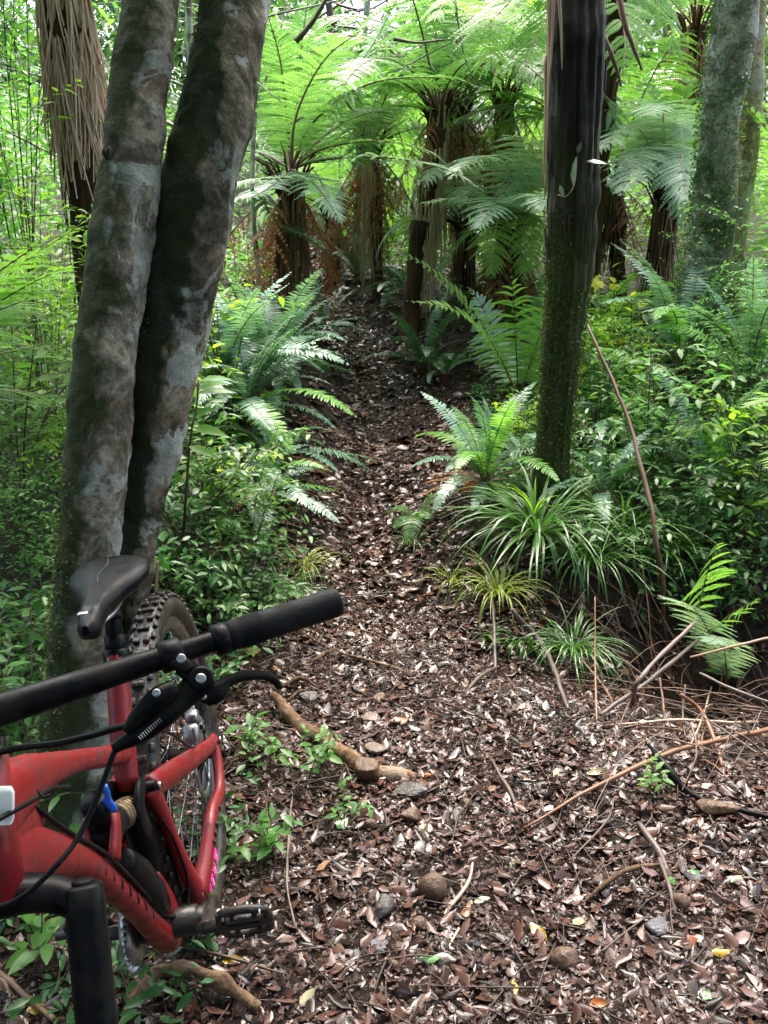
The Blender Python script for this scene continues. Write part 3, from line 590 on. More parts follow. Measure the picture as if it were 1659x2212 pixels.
# cranks, chainring, pedals
mb = MB()
for i in range(32):
    a = i / 32 * 2 * pi; c = lambda r, l: B(.40 + r * cos(a), l, .285 + r * sin(a)); tube(mb, [c(.058, -.052), c(.072, -.052)], [.005, .0025], 5)
tube(mb, BP((.40, -.058, .285), (.40, -.047, .285)), .06, 32); mb.build('chainring', 'metal', bike)
mb = MB(); tube(mb, BP((.40, -.045, .285), (.40, .062, .285)), .026, 20); tube(mb, BP((.40, .05, .285), (.40, .075, .285)), .021, 16); mb.build('bottom_bracket', 'dirtyplastic', bike)
for sg, (pf, pu) in ((1, (.50, .350)), (-1, (.30, .215))):
    mb = MB(); tube(mb, spline(BP((.40, .085 * sg, .285), (.40 + (pf - .40) * .5, .092 * sg, .285 + (pu - .285) * .5), (pf, .098 * sg, pu)), 8), [.019, .013, .016], 14, up=bl, rb=[.013, .009, .011]); mb.build('crank_arm', 'dirtyplastic', bike)
mb = MB(); tube(mb, BP((.40, .095, .285), (.40, .104, .285)), .012, 16); mb.build('crank_bolt', 'metal', bike)
for sg, (pf, pu) in ((1, (.50, .350)), (-1, (.30, .215))):
    mb = MB(); c = B(pf, .165 * sg, pu); ax_ = nrm(bf * .42 + bu * .9); nz_ = nrm(bu * .42 - bf * .9); hl = .050; hw = .045
    for s2 in (1, -1):
        tube(mb, spline([c + bl * (-.036) + ax_ * hw * s2 * .85, c + bl * 0 + ax_ * hw * s2, c + bl * .036 + ax_ * hw * s2 * .72], 8), .0075, 10)
        tube(mb, spline([c + bl * .037 * s2 - ax_ * hw * .8, c + bl * .041 * s2, c + bl * .037 * s2 + ax_ * hw * .8], 8), .007, 10)
    tube(mb, [c - bl * .066, c + bl * .038], .010, 12); box(mb, c, bl, ax_, nz_, .034, .016, .008, .3)
    for x in (-.018, .018): tube(mb, [c + bl * x - ax_ * hw * .9, c + bl * x + ax_ * hw * .9], .005, 6)
    pp = mb
    for x in (-.03, -.01, .01, .03):
        for s2 in (-.9, .9):
            for s3 in (1, -1): tube(pp, [c + bl * x + ax_ * hw * s2, c + bl * x + ax_ * hw * s2 + nz_ * .013 * s3], .0018, 5, 1)
    mb.build('pedal', ['dirtyplastic', 'metal'], bike)
mb = MB(); tube(mb, spline(BP((.40, -.052, .35), (.2, -.05, .42), (.02, -.045, .41)), 12), .0035, 6); tube(mb, spline(BP((.40, -.052, .22), (.2, -.05, .20), (.03, -.05, .17)), 12), .0035, 6); tube(mb, spline(BP((0, -.045, .33), (.02, -.05, .25), (.03, -.05, .17), (0, -.05, .16)), 12), .009, 8); mb.build('chain_and_derailleur', 'dirtyplastic', bike)
mb = MB(); tube(mb, BP((0, .078, .37), (-.0, .092, .37)), .012, 12); mb.build('axle_cap', 'black', bike)
# steering: fork, stem, bar
Hb = B(.885, 0, .80); sax = bu * .906 - bf * .423
Pc = at(-120, 1572, .80); Gp = at(728, 1300, .97); bd = nrm(Gp - Pc); Ls = np.linalg.norm(Gp - Pc)
bs = nrm(bd - sax * (bd @ sax)); sf = np.cross(bs, sax); sf = sf if sf[1] < 0 else -sf
cr = Hb - sax * .048 + sf * .015
mb = MB()
for sg in (1, -1):
    t0 = cr + bs * .078 * sg + sf * .015
    tube(mb, [t0 + sax * .018, t0 - sax * .01, t0 - sax * .25, t0 - sax * .50], [.0205, .0215, .0225, .019], 24, power=2.5)
fork_leg = mb.build('fork_leg', 'black', bike)
mb = MB(); tube(mb, spline([cr - bs * .078 + sf * .012 + sax * .0, cr - bs * .045 + sax * .016, cr + sax * .024, cr + bs * .045 + sax * .016, cr + bs * .078 + sf * .012 - sax * .002], 18), [.020, .024, .029, .024, .020], 18, up=sax, rb=[.018, .020, .022, .020, .018]); tube(mb, [cr + sax * .01, Hb + sax * .14], .015, 14); mb.build('fork_crown', 'black', bike)
mb = MB(); t0 = cr + bs * .078 + sf * .015
for a_ in (0,): tube(mb, [t0 + sax * .019, t0 + sax * .024], .012, 16)
mb.build('fork_cap', 'black', bike)
mb = MB(); tube(mb, [B(.856, 0, .935), B(.850, 0, .952)], .021, 18); tube(mb, spline([B(.852, 0, .975), B(.852, 0, .975) * .5 + Pc * .5, Pc], 8), [.021, .018, .022], 16); tube(mb, [B(.850, 0, .945), B(.842, 0, .99)], .019, 18); mb.build('stem', 'black', bike)
wheel('front_wheel', cr - sax * .50 + sf * .035, sf, sax, bs, True)
mb = MB(); bar = [Pc - bs * .36 + sf * -.03, Pc - bs * .15, Pc - bs * .04, Pc, Pc + bd * .04, Pc + bd * .10, Pc + bd * .20, Gp]
tube(mb, spline(bar, 50), [.0111, .0111, .0115, .0155, .0159, .0159, .0145, .0125, .0111, .0111, .0111], 24); mb.build('handlebar', 'black', bike)
for e0, e1 in ((Gp - bd * .127, Gp), (bar[0] - nrm(bar[0] - bar[1]) * .125, bar[0])):
    d_ = nrm(e1 - e0); mb = MB(); tube(mb, [e0, e0 + d_ * .01, e1 - d_ * .004, e1], [.0155, .0158, .0162, .0158], 32)
    for i in range(0, 32):
        rr = .0160
        a = i / 32 * 2 * pi; q1 = nrm(np.cross(d_, Z)); q2 = np.cross(d_, q1)
        for s2 in (1, -1): tube(mb, spline([e0 + d_ * (.014 + .0009 * k) + (q1 * cos(a + s2 * k * .06) + q2 * sin(a + s2 * k * .06)) * rr for k in range(0, 30, 5)], 8), .0005, 3, cap=False)
    gr = mb.build('grip', 'rubber', bike)
    mb = MB(); tube(mb, [e0 - d_ * .014, e0 - d_ * .001], .0165, 24); mb.build('grip_collar', 'black', gr)
# brake lever assembly
vf = nrm(CP - at(430, 1470, .9)); 
cpos = Pc + bd * (Ls - .127 - .060)
mb = MB(); tube(mb, [cpos - bd * .010, cpos + bd * .010], .0160, 24)
d2 = nrm(at(432, 1467, .895) - cpos); box(mb, cpos + d2 * .016 + vf * .006, bd, d2, vf, .010, .010, .010, .3)
box(mb, cpos + d2 * .031 + vf * .004, bd, d2, vf, .013, .012, .007, .3)
piv = at(434, 1466, .885)
body = spline([at(455, 1474, .895), at(430, 1480, .89), at(400, 1502, .885), at(350, 1548, .872), at(300, 1585, .865), at(262, 1607, .86), at(246, 1618, .858)], 24)
tube(mb, body, [.010, .015, .013, .0125, .012, .011, .008, .005], 18)
res = spline([at(378, 1484, .868), at(340, 1508, .862), at(300, 1545, .858), at(272, 1580, .855)], 12)
tube(mb, res, [.008, .011, .010, .008, .004], 16)
tube(mb, [piv - vf * .006, piv + vf * .008], .0125, 20)
bl_o = mb.build('brake_lever', 'black', bike)
mb = MB(); tube(mb, spline([at(436, 1478, .89), at(452, 1502, .89), at(468, 1494, .893), at(490, 1474, .90), at(512, 1464, .905), at(545, 1458, .915), at(575, 1460, .925), at(594, 1470, .93), at(605, 1486, .932)], 36), [.008, .010, .011, .0065, .0055, .0055, .0052, .0048, .0045, .0032], 14, up=vf, rb=[.006, .006, .006, .0055, .005, .0048, .0045, .004, .004, .003]); mb.build('lever_blade', 'black', bl_o)
mb = MB()
for (u_, v_, t_, r_) in ((434, 1466, .873, .0055), (338, 1497, .848, .0042), (374, 1463, .872, .0028), (440, 1505, .885, .0035)):
    p = at(u_, v_, t_); tube(mb, [p, p + vf * .002], [r_, r_ * .9], 16)
p = at(391, 1423, .880); tube(mb, [p, p + vf * .003], .0050, 16); mb.build('bolt', 'metal', bl_o)
mb = MB()
for i in range(11): 
    p = at(299 + i * 4.4, 1590 - i * 3.9, .8475 + i * .0006); tube(mb, [p, p + nrm(at(3, 4, .86) - at(0, 0, .86)) * .0048], .0007, 4)
mb.build('lever_lettering', 'metal', bl_o)
mb = MB(); tube(mb, spline([at(250, 1616, .858), at(228, 1675, .85), at(205, 1735, .84), at(165, 1815, .82), at(112, 1880, .80), at(55, 1932, .80), at(0, 1958, .80), at(-90, 1960, .82)], 40), .0027, 8); mb.build('brake_hose', 'black', bike)
mb = MB(); tube(mb, spline([at(300, 1568, .868), at(262, 1570, .88), at(200, 1588, .90), at(120, 1606, .92), at(40, 1616, .94), at(-60, 1640, .95)], 30), .0038, 8); tube(mb, spline([at(-60, 1800, .86), at(0, 1768, .88), at(60, 1735, .92), at(110, 1705, .98), at(150, 1700, 1.05)], 24), .0028, 8); mb.build('cable', 'black', bike)
mb = MB(); box(mb, at(5, 1740, .895), RT, FW, UP, .0115, .003, .019, .3); mb.build('cable_tag', 'white', bike)
mb = MB()
for dv in (0, 3): tube(mb, spline([at(82, 1708 + dv, .93), at(95, 1722 + dv, .925), at(108, 1715 + dv, .93)], 6), .0012, 5)
mb.build('cable_tie', 'black', bike)
print('bike ok')

# ---------------------------------------------------------------- plant builders
def bark_tube(mb, pts, r, k=28, n=60, rough=.012, rf=7, **kw): return tube(mb, spline(pts, n), r, k, rough=rough, rf=rf, **kw)
def tufts(root, pts_r, n, mt, size=(.006, .016), azr=(0, 6.283), name='moss', parts=None, out=.0):
    """short moss or creeper leaves standing off a trunk: pts_r = (curve points, radii)"""
    C_, r_ = pts_r; C_ = spline(C_, 60); t = rng.random(n); i = t * 59; a = rng.uniform(*azr, n)
    c = np.stack([np.interp(i, range(60), C_[:, k]) for k in range(3)], 1); rr = np.interp(t, np.linspace(0, 1, len(r_)), r_)
    o = np.stack([np.cos(a), np.sin(a), 0 * a], 1); P = c + o * (rr * 1.0 + out * rng.random(n))[:, None]
    D = nrm(o * .8 + rdir(n) * .8 - Z * .2); L = rng.uniform(*size, n); mb = MB(); diamonds(mb, P, D, rdir(n), L, L * .6); o = mb.build(name, mt, root); o['kind'] = 'stuff'; return o
def foliage(n_st, h, spread, leafL, leafW, n_leaf, seed, lean=.3, droopy=.2, stem_r=.004, twigs=5, flat=.3):
    """stems with alternate leaves; returns (stem mesh builder, leaf mesh builder)"""
    r = np.random.default_rng(seed); st, lf = MB(), MB()
    for i in range(n_st):
        a = r.uniform(0, 2 * pi); hh = h * r.uniform(.55, 1.05); s_ = spread * r.uniform(.3, 1)
        tip = np.array([cos(a) * s_, sin(a) * s_, hh]); b = np.array([r.normal(0, .02), r.normal(0, .02), -.02])
        C_ = spline([b, tip * np.array([.35, .35, .55]) + r.normal(0, .02, 3), tip], 14); tube(st, C_, [stem_r, stem_r * .4], 5, cap=False)
        tw = [C_[5:]]
        for k in range(twigs):
            p = C_[int(r.integers(4, 13))]; d = nrm(np.array([cos(a + r.normal(0, 1.3)), sin(a + r.normal(0, 1.3)), r.uniform(-.1, .7)])); l = (h * .18 + spread * .3) * r.uniform(.5, 1.2)
            q = spline([p, p + d * l * .55 + Z * l * .05, p + d * l - Z * l * droopy * .4], 8); tube(st, q, [stem_r * .45, stem_r * .2], 4, cap=False); tw.append(q)
        for q in tw:
            m = max(4, int(n_leaf * r.uniform(.7, 1.2))); t = np.linspace(.12, 1, m) * (len(q) - 1); P = np.stack([np.interp(t, range(len(q)), q[:, k]) for k in range(3)], 1)
            T_ = nrm(np.gradient(P, axis=0) if m > 1 else [[0, 0, 1]]); sd = np.where(np.arange(m) % 2, 1., -1.)[:, None]
            S_ = nrm(np.cross(T_, Z + r.normal(0, .15, 3))); D = nrm(T_ * .55 + S_ * sd * r.uniform(.6, 1.1, (m, 1)) + r.normal(0, .25, (m, 3)) - Z * droopy * r.uniform(.2, 1, (m, 1)))
            N = nrm(Z + r.normal(0, flat, (m, 3))); L = leafL * r.uniform(.55, 1.2, m); leaves(lf, P, D, N, L, L * leafW / leafL * r.uniform(.85, 1.15, m), .22, 0, .18)
    return st, lf
SHB = {}
def shrub_lib(key, smt, lmt, **kw): st, lf = foliage(**kw); SHB[key] = (st.mesh('stems', smt), lf.mesh('foliage', lmt))
for k in range(3):
    shrub_lib(('glossy', k), 'twig', 'shrub', n_st=7, h=.55, spread=.38, leafL=.055, leafW=.024, n_leaf=9, seed=20 + k, twigs=6)
    shrub_lib(('mid', k), 'twig', 'shrub_mid', n_st=7, h=.8, spread=.42, leafL=.06, leafW=.026, n_leaf=9, seed=30 + k, twigs=7)
    shrub_lib(('lime', k), 'twig', 'shrub_lime', n_st=5, h=.6, spread=.32, leafL=.062, leafW=.03, n_leaf=8, seed=40 + k, twigs=5)
    shrub_lib(('seedling', k), 'twig', 'shrub_mid', n_st=3, h=.16, spread=.11, leafL=.045, leafW=.024, n_leaf=4, seed=50 + k, twigs=1, stem_r=.0018)
    shrub_lib(('low', k), 'twig', 'shrub', n_st=12, h=.26, spread=.34, leafL=.04, leafW=.018, n_leaf=8, seed=60 + k, twigs=4, stem_r=.0025)
for k in range(2):
    shrub_lib(('tall_lime', k), 'twig', 'shrub_lime', n_st=8, h=1.9, spread=.6, leafL=.065, leafW=.028, n_leaf=11, seed=90 + k, twigs=12, stem_r=.0035)
    shrub_lib(('tall_mid', k), 'twig', 'shrub_mid', n_st=9, h=2.4, spread=.7, leafL=.06, leafW=.025, n_leaf=12, seed=95 + k, twigs=13, stem_r=.0035)
shrub_lib(('yellow', 0), 'twig', 'yellow_leaf', n_st=3, h=.7, spread=.3, leafL=.08, leafW=.042, n_leaf=5, seed=70, twigs=3)
def shrub(kind, p, s=1., label='', name=None, cat='shrub', group=None, rz=None, k=None, tilt=(0, 0)):
    k = int(rng.integers(3)) if k is None else k
    o = thing(name or 'broadleaf_shrub', label, cat, p, group); o.rotation_euler = (tilt[0], tilt[1], rng.uniform(0, 6.28) if rz is None else rz); o.scale = (s, s, s * rng.uniform(.9, 1.1))
    for nm, me in zip(('stems', 'foliage'), SHB[kind, k]): link(nm, me, o)
    return o
CF = {}
for key, (e0, e1, sd_) in dict(up=(1.35, .55, .05), mid=(1.05, -.35, -.06), low=(.55, -.6, .1), flat=(.15, -.45, -.08)).items():
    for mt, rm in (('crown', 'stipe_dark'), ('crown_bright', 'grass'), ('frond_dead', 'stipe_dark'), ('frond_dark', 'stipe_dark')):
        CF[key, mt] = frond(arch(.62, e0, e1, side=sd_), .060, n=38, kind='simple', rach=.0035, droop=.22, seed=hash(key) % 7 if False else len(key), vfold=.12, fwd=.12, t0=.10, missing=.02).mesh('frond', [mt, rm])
def crown_fern(p, L, n, label, mt='crown', mix=('mid', 'up', 'low', 'mid', 'flat'), group='crown ferns beside the track', skip=None, dead=0, dark=0, bright=0, tilt=(0, 0), name='crown_fern'):
    o = thing(name, label, 'fern', p, group)
    for i in range(n):
        a = i * 2.399 + rng.normal(0, .15)
        if skip and skip(a % (2 * pi)): continue
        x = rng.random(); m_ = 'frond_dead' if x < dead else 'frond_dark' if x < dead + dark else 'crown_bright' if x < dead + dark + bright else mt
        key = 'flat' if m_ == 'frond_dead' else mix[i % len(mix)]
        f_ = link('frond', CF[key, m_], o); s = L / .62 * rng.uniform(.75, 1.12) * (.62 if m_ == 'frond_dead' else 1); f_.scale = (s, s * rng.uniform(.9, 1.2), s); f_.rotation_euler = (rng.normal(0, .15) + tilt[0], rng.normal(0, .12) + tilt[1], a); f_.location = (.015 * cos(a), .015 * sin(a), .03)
    mb = MB(); tube(mb, spline([(0, 0, -.05), (0, 0, .0), (0, 0, .05)], 6), [.035, .03, .015], 10, rough=.01, rf=40); r_ = mb.mesh('rootstock', 'bark_fern'); link('rootstock', r_, o)
    return o
def blades(n, L, w, seed, e=(.6, 1.45), droop=1.6, spread=.03, nseg=7, az=(0, 6.283)):
    r = np.random.default_rng(seed); mb = MB()
    for i in range(n):
        a = r.uniform(*az); l = L * r.uniform(.45, 1.1); e0 = r.uniform(*e); C_ = arch(l, e0, e0 - droop * r.uniform(.5, 1.35), nseg + 1, az=a, side=r.normal(0, .08)) + np.array([cos(a), sin(a), 0]) * r.uniform(0, spread)
        T_ = nrm(np.gradient(C_, axis=0)); S_ = nrm(np.cross(T_, Z + .001)); tt = np.linspace(0, 1, nseg + 1); ww = w * r.uniform(.7, 1.2) * .5 * np.clip(np.minimum(.6 + tt * 2, (1 - tt) * 1.9), .05, 1); N = nrm(np.cross(S_, T_))
        V = np.stack([C_ + S_ * ww[:, None] + N * ww[:, None] * .4, C_, C_ - S_ * ww[:, None] + N * ww[:, None] * .4], 1)
        i_ = np.arange(nseg)[:, None] * 3; j = np.arange(2)[None]; mb.add(V, np.stack([i_ + j, i_ + j + 1, i_ + j + 4, i_ + j + 3], -1))
    return mb
def tussock(p, L, w, n, label, mt='grass', e=(.5, 1.4), droop=1.7, spread=.05, seed=1, name='grass_tussock', cat='grass', group='grass clumps beside the track', az=(0, 6.283)):
    me = blades(n, L, w, seed, e, droop, spread, az=az).mesh(name, mt); o = link(name, me); o.location = np.asarray(p).tolist(); return tag(o, label, cat, group)
def key_frond(root, pts, W_, mt='frond', rm='stipe_dark', **kw):
    return frond(pts, W_, **kw).build('frond', [mt, rm], root)

# ---------------------------------------------------------------- the twin trunked tree
def trunkline(pts): return [at(u, v, t) for u, v, t in pts]
tb = gz(-.80, 2.22)
tree = thing('broadleaf_tree', 'tree of two leaning trunks patched with pale lichen, bike leaning on it', 'tree', tb)
lt = trunkline([(170, 1860, 2.32), (180, 1600, 2.22), (178, 1400, 2.12), (188, 1230, 2.05), (206, 1000, 1.98), (222, 800, 1.94), (250, 600, 1.92), (276, 400, 1.91), (300, 200, 1.90), (325, 0, 1.90), (350, -250, 1.92), (380, -600, 2.0)])
lr = [.17, .125, .088, .074, .068, .066, .067, .062, .062, .060, .058, .055]
mb = MB(); bark_tube(mb, lt, lr, 90, 420, .016, 5)
V_ = mb.v[0]; V_ = V_.reshape(-1, 3); cc_ = spline(lt, 400); near_ = np.interp(V_[:, 2], *(lambda o_: (cc_[o_, 2], np.arange(400)[o_]))(np.argsort(cc_[:, 2]))); ci_ = cc_[near_.astype(int)]; dd_ = V_ - ci_; dd_[:, 2] *= .2; V_ += nrm(dd_) * (.0045 * noise(V_, 22, 1) + .0025 * noise(V_, 60, 2) + .006 * np.maximum(0, noise(V_ * np.array([1, 1, 2.2]), 11, 3) - .25))[:, None]; mb.v[0] = V_
lto = mb.build('trunk', 'bark_twin', tree)
rt = trunkline([(232, 1720, 2.38), (255, 1450, 2.28), (288, 1230, 2.20), (306, 1080, 2.14), (335, 900, 2.08), (372, 700, 2.04), (412, 500, 2.0), (455, 300, 1.98), (490, 120, 1.97), (510, -20, 1.98), (545, -260, 2.0), (600, -600, 2.1)])
rr_ = [.09, .066, .048, .050, .062, .078, .082, .083, .078, .073, .068, .06]
mb = MB(); bark_tube(mb, rt, rr_, 90, 420, .016, 5)
V_ = mb.v[0]; V_ = V_.reshape(-1, 3); cc_ = spline(rt, 400); near_ = np.interp(V_[:, 2], *(lambda o_: (cc_[o_, 2], np.arange(400)[o_]))(np.argsort(cc_[:, 2]))); ci_ = cc_[near_.astype(int)]; dd_ = V_ - ci_; dd_[:, 2] *= .2; V_ += nrm(dd_) * (.0045 * noise(V_, 22, 1) + .0025 * noise(V_, 60, 2) + .006 * np.maximum(0, noise(V_ * np.array([1, 1, 2.2]), 11, 3) - .25))[:, None]; mb.v[0] = V_
mb.build('trunk', 'bark_twin_dark', tree)
tufts(tree, (rt[1:11], rr_[1:11]), 5000, 'moss_tuft', (.004, .010), azr=(2.3, 4.3), name='moss')
tufts(tree, (lt[:5], lr[:5]), 1800, 'moss_tuft', (.004, .012), azr=(2.3, 4.6), name='moss')
for p, d, r_ in ((at(238, 330, 1.866), (-.3, -.9, .2), .022), (at(205, 800, 1.885), (0, -1, .1), .03)):
    mb = MB(); d = nrm(d); tube(mb, spline([p + d * -.02, p + d * .008, p + d * .016, p + d * .012], 6), [r_ * 1.3, r_, r_ * .6, r_ * .25], 20, rough=.012, rf=40); mb.build('branch_scar', 'bark_twin_dark', tree)
mb = MB()
for a, l in ((2.6, .4), (3.6, .45), (.4, .25), (5.2, .3), (1.6, .4)):
    b = lt[0]; d = np.array([cos(a), sin(a), 0]); e_ = b + d * l; e_[2] = float(hgt(e_[0], e_[1])) - .03
    tube(mb, spline([b + Z * .12, b + d * l * .4 + Z * -.02, e_], 10), [.075, .06, .02], 14, rough=.012, rf=9)
mb.build('buttress_root', 'bark_twin', tree)

# ---------------------------------------------------------------- the dark, moss footed tree on the right
mtb = gz(.74, 3.85); mt_ = thing('tree', 'tall tree with black wet bark above and green moss below, grass clump at its foot', 'tree', mtb)
dl = trunkline([(1180, 1330, 4.02), (1192, 1150, 3.98), (1196, 1000, 3.92), (1205, 850, 3.84), (1218, 720, 3.76), (1228, 620, 3.70)])
du = trunkline([(1228, 620, 3.70), (1230, 560, 3.66), (1234, 450, 3.58), (1240, 300, 3.48), (1244, 150, 3.40), (1247, 0, 3.34), (1254, -250, 3.3), (1262, -650, 3.3)])
mb = MB(); whole = spline(dl + du[1:], 150); rw = np.interp(whole[:, 2], [p[2] for p in dl + du[1:]], [.125, .088, .081, .080, .084, .094, .101, .107, .1135, .1135, .1125, .11, .10])
tube(mb, whole, rw, 64); V = mb.v[0].reshape(-1, 3); cz = np.stack([np.interp(V[:, 2], whole[:, 2], whole[:, k]) for k in range(3)], 1); od = V - cz; od[:, 2] = 0; od = nrm(od)
th_ = np.arctan2(od[:, 1], od[:, 0]); q_ = np.stack([np.cos(th_) * 1.3, np.sin(th_) * 1.3, V[:, 2] * .25], 1)
V += od * (np.abs(noise(q_, 5.5)) * -.020 + .012 * noise(V, 5, 1) + .006 * noise(V, 22, 2))[:, None]
for i in range(70):     # stringy bark standing off the trunk
    k = int(rng.integers(58, 138)); a = rng.uniform(0, 2 * pi); l = int(rng.integers(4, 10)); o_ = np.array([cos(a), sin(a), 0]); seg = whole[k:k + l]; tube(mb, seg + o_ * (rw[k:k + len(seg)] * np.linspace(.98, rng.uniform(.98, 1.08), len(seg)))[:, None], [.002, .004, .0015], 4, 1, cap=False)
mb.build('trunk', ['bark_black', 'stripbark'], mt_)
tufts(mt_, (dl, [.12, .085, .078, .076, .079, .088]), 9000, 'moss_tuft', (.005, .016), name='moss', out=.008)
tufts(mt_, (dl[3:] + du[1:3], [.078, .083, .092, .099, .106]), 2500, 'moss_tuft', (.005, .014), azr=(2.2, 4.6), name='moss')
mb = MB()
for (u0, v0, u1, v1, t) in ((1183, -60, 1184, 240, 3.25), (1187, -60, 1176, 430, 3.3), (1202, -60, 1214, 150, 3.2), (1196, -60, 1186, 180, 3.22), (1178, 120, 1172, 400, 3.4)):
    tube(mb, spline([at(u0, v0, t), at((u0 + u1) / 2 + 3, (v0 + v1) / 2, t + .05), at(u1, v1, t + .1)], 12), [.008, .006, .002], 5)
mb.build('hanging_bark_strips', 'stipe', mt_)
vn = thing('climbing_vine', 'small creeper with three pale leaves climbing the black trunk', 'climber', at(1225, 400, 3.44))
mb = MB(); tube(mb, spline([at(1205, 420, 3.40), at(1222, 425, 3.38), at(1240, 400, 3.38), at(1246, 350, 3.40), at(1248, 330, 3.42)], 16), .002, 5); mb.build('stem', 'stipe_dark', vn)
mb = MB(); P = np.array([at(1238, 400, 3.36), at(1268, 348, 3.38), at(1209, 400, 3.36), at(1247, 330, 3.38)]); D = nrm([(-.05, -.1, 1), (1, -.15, -.05), (.3, -.3, -.9), (.2, -.3, .7)])
leaves(mb, P, D, nrm([(-.9, -.5, .1), (0, -.6, 1), (-.6, -.7, 0), (.1, -1, .2)]), np.array([.10, .075, .05, .04]), np.array([.036, .034, .022, .022]), .1, 0, .1); mb.build('leaf', 'creeper', vn)

# ---------------------------------------------------------------- mottled trunks on the far right and a thin pale sapling
mo = thing('tree', 'mottled grey trunk crusted with creeper, standing right of the black trunk', 'tree', aty(1490, 1010, 5.6))
ml = [aty(1455, 1060, 5.6), aty(1478, 900, 5.5), aty(1500, 760, 5.4), aty(1520, 600, 5.3), aty(1545, 420, 5.2), aty(1560, 250, 5.1), aty(1585, 60, 5.05), aty(1600, -200, 5.0), aty(1620, -600, 5)]
mb = MB(); bark_tube(mb, ml, [.17, .15, .125, .115, .110, .105, .100, .1, .09], 30, 90, .025, 6); mb.build('trunk', 'bark_mottled', mo)
tufts(mo, (ml, [.165, .15, .125, .115, .112, .105, .10, .1, .09]), 5200, 'shrub', (.010, .026), azr=(2.2, 5.2), name='creeper_leaves', out=.025)
tufts(mo, (ml, [.165, .15, .125, .115, .112, .105, .10, .1, .09]), 2500, 'moss_tuft', (.010, .022), name='moss', out=.01)
tufts(mo, (ml[3:6], [.117, .113, .107]), 700, 'moss_yellow', (.008, .02), name='yellow_moss', out=.01)
my = thing('tree', 'pale trunk coated in yellow lichen, twined behind the mottled grey trunk', 'tree', aty(1560, 900, 5.9))
yl = [aty(1520, 1000, 5.9), aty(1548, 800, 5.8), aty(1572, 640, 5.6), aty(1590, 480, 5.45), aty(1612, 300, 5.35), aty(1622, 120, 5.3), aty(1628, -50, 5.3), aty(1640, -500, 5.4)]
mb = MB(); bark_tube(mb, yl, [.11, .09, .075, .075, .072, .072, .07, .06], 24, 80, .022, 7); mb.build('trunk', 'bark_yellow', my)
tufts(my, (yl, [.105, .088, .075, .075, .073, .072, .07, .06]), 1500, 'moss_yellow', (.008, .02), name='yellow_moss', out=.01)
sap = thing('sapling', 'slim pale grey sapling trunk standing behind the left tree fern', 'sapling', g(778, 600))
mb = MB(); b = g(778, 605); yb = b[1]; bark_tube(mb, [b, aty(770, 500, yb), aty(776, 380, yb), aty(778, 250, yb), aty(790, 60, yb), aty(800, -120, yb)], [.035, .032, .029, .027, .022, .02], 14, 40, .01, 12); mb.build('trunk', 'bark_pale', sap)
mb = MB()
for q in (((778, 250), (840, 210), (960, 170)), ((782, 200), (720, 150), (640, 110)), ((776, 300), (830, 290), (880, 255))): tube(mb, spline([aty(u, v, yb - .1 * i) for i, (u, v) in enumerate(q)], 10), [.01, .004], 6)
mb.build('branch', 'bark_pale', sap)

# ---------------------------------------------------------------- tree ferns
def tree_fern(label, base, top, r0, r1, n, L, mt, mix=('up', 'mid', 'low'), sk=60, skL=.6, skm='stipe', az0=0, skip=None, mt2=None, lean=(0, 0), group='tree ferns', trunk_m='bark_fern'):
    o = thing('tree_fern', label, 'tree fern', base, group); fern_trunk(o, np.asarray(base, float), np.asarray(top, float), r0, r1, trunk_m)
    if n: crown_fronds(o, top, n, L, mt, mix, az0, skip=skip, mt2=mt2)
    if sk: skirt(o, np.asarray(top) - Z * .02, r1, skL, sk, skm, lean); dead_fronds(o, top, 7, min(1, skL))
    return o
# left of the track, dark crown with the big arching fronds
bA = g(603, 705); yA = bA[1]; tA = aty(628, 395, yA - .25)
fA = tree_fern('tree fern with dark shaggy trunk left of the track, green fronds fanning up and right', bA, tA, .105, .13, 0, 1.7, 'frond', sk=120, skL=1.25, skm='stipe_dark')
def KA(pts, W_, mt='frond', rm='stipe_dark', **kw): key_frond(fA, [aty(u, v, yA - .25 + dy) for u, v, dy in pts], W_, mt, rm, **kw)
tA_ = (628, 365, 0)
for sd_, (pts, W_, mt) in enumerate([
    ([tA_, (620, 260, -.05), (605, 130, -.15), (575, 20, -.35)], .34, 'frond'), ([tA_, (640, 240, .1), (650, 110, .2), (668, -20, .3)], .36, 'frond_lime'),
    ([tA_, (690, 250, .2), (790, 120, .4), (860, 0, .5)], .36, 'frond_lime'), ([tA_, (680, 260, -.1), (800, 180, -.2), (960, 168, -.3), (1040, 190, -.35)], .30, 'frond'),
    ([tA_, (700, 320, -.15), (820, 305, -.3), (920, 325, -.45), (965, 355, -.5)], .24, 'frond'), ([tA_, (700, 345, -.2), (830, 340, -.45), (960, 365, -.6), (1040, 410, -.7)], .26, 'frond_silver'),
    ([tA_, (600, 250, .2), (570, 140, .3), (560, 60, .4)], .30, 'frond'), ([tA_, (650, 380, -.25), (600, 385, -.45), (540, 390, -.6), (495, 410, -.7)], .24, 'frond_silver'),
    ([tA_, (590, 400, -.15), (545, 425, -.3), (500, 430, -.4)], .22, 'frond_silver'), ([tA_, (670, 390, -.3), (705, 430, -.5), (735, 480, -.6)], .22, 'frond_silver'),
    ([tA_, (560, 330, .2), (500, 330, .4), (430, 370, .5)], .28, 'frond'), ([tA_, (640, 250, -.35), (700, 130, -.6), (790, 60, -.8)], .32, 'frond'),
    ([tA_, (720, 280, .35), (840, 230, .7), (960, 240, .9)], .30, 'frond_lime'), ([tA_, (570, 420, -.05), (600, 480, -.1), (660, 510, -.2), (710, 545, -.3)], .20, 'frond_dark')]):
    KA(pts, W_, mt, n=27, m=15, rach=.010, seed=80 + sd_, droop=.25)
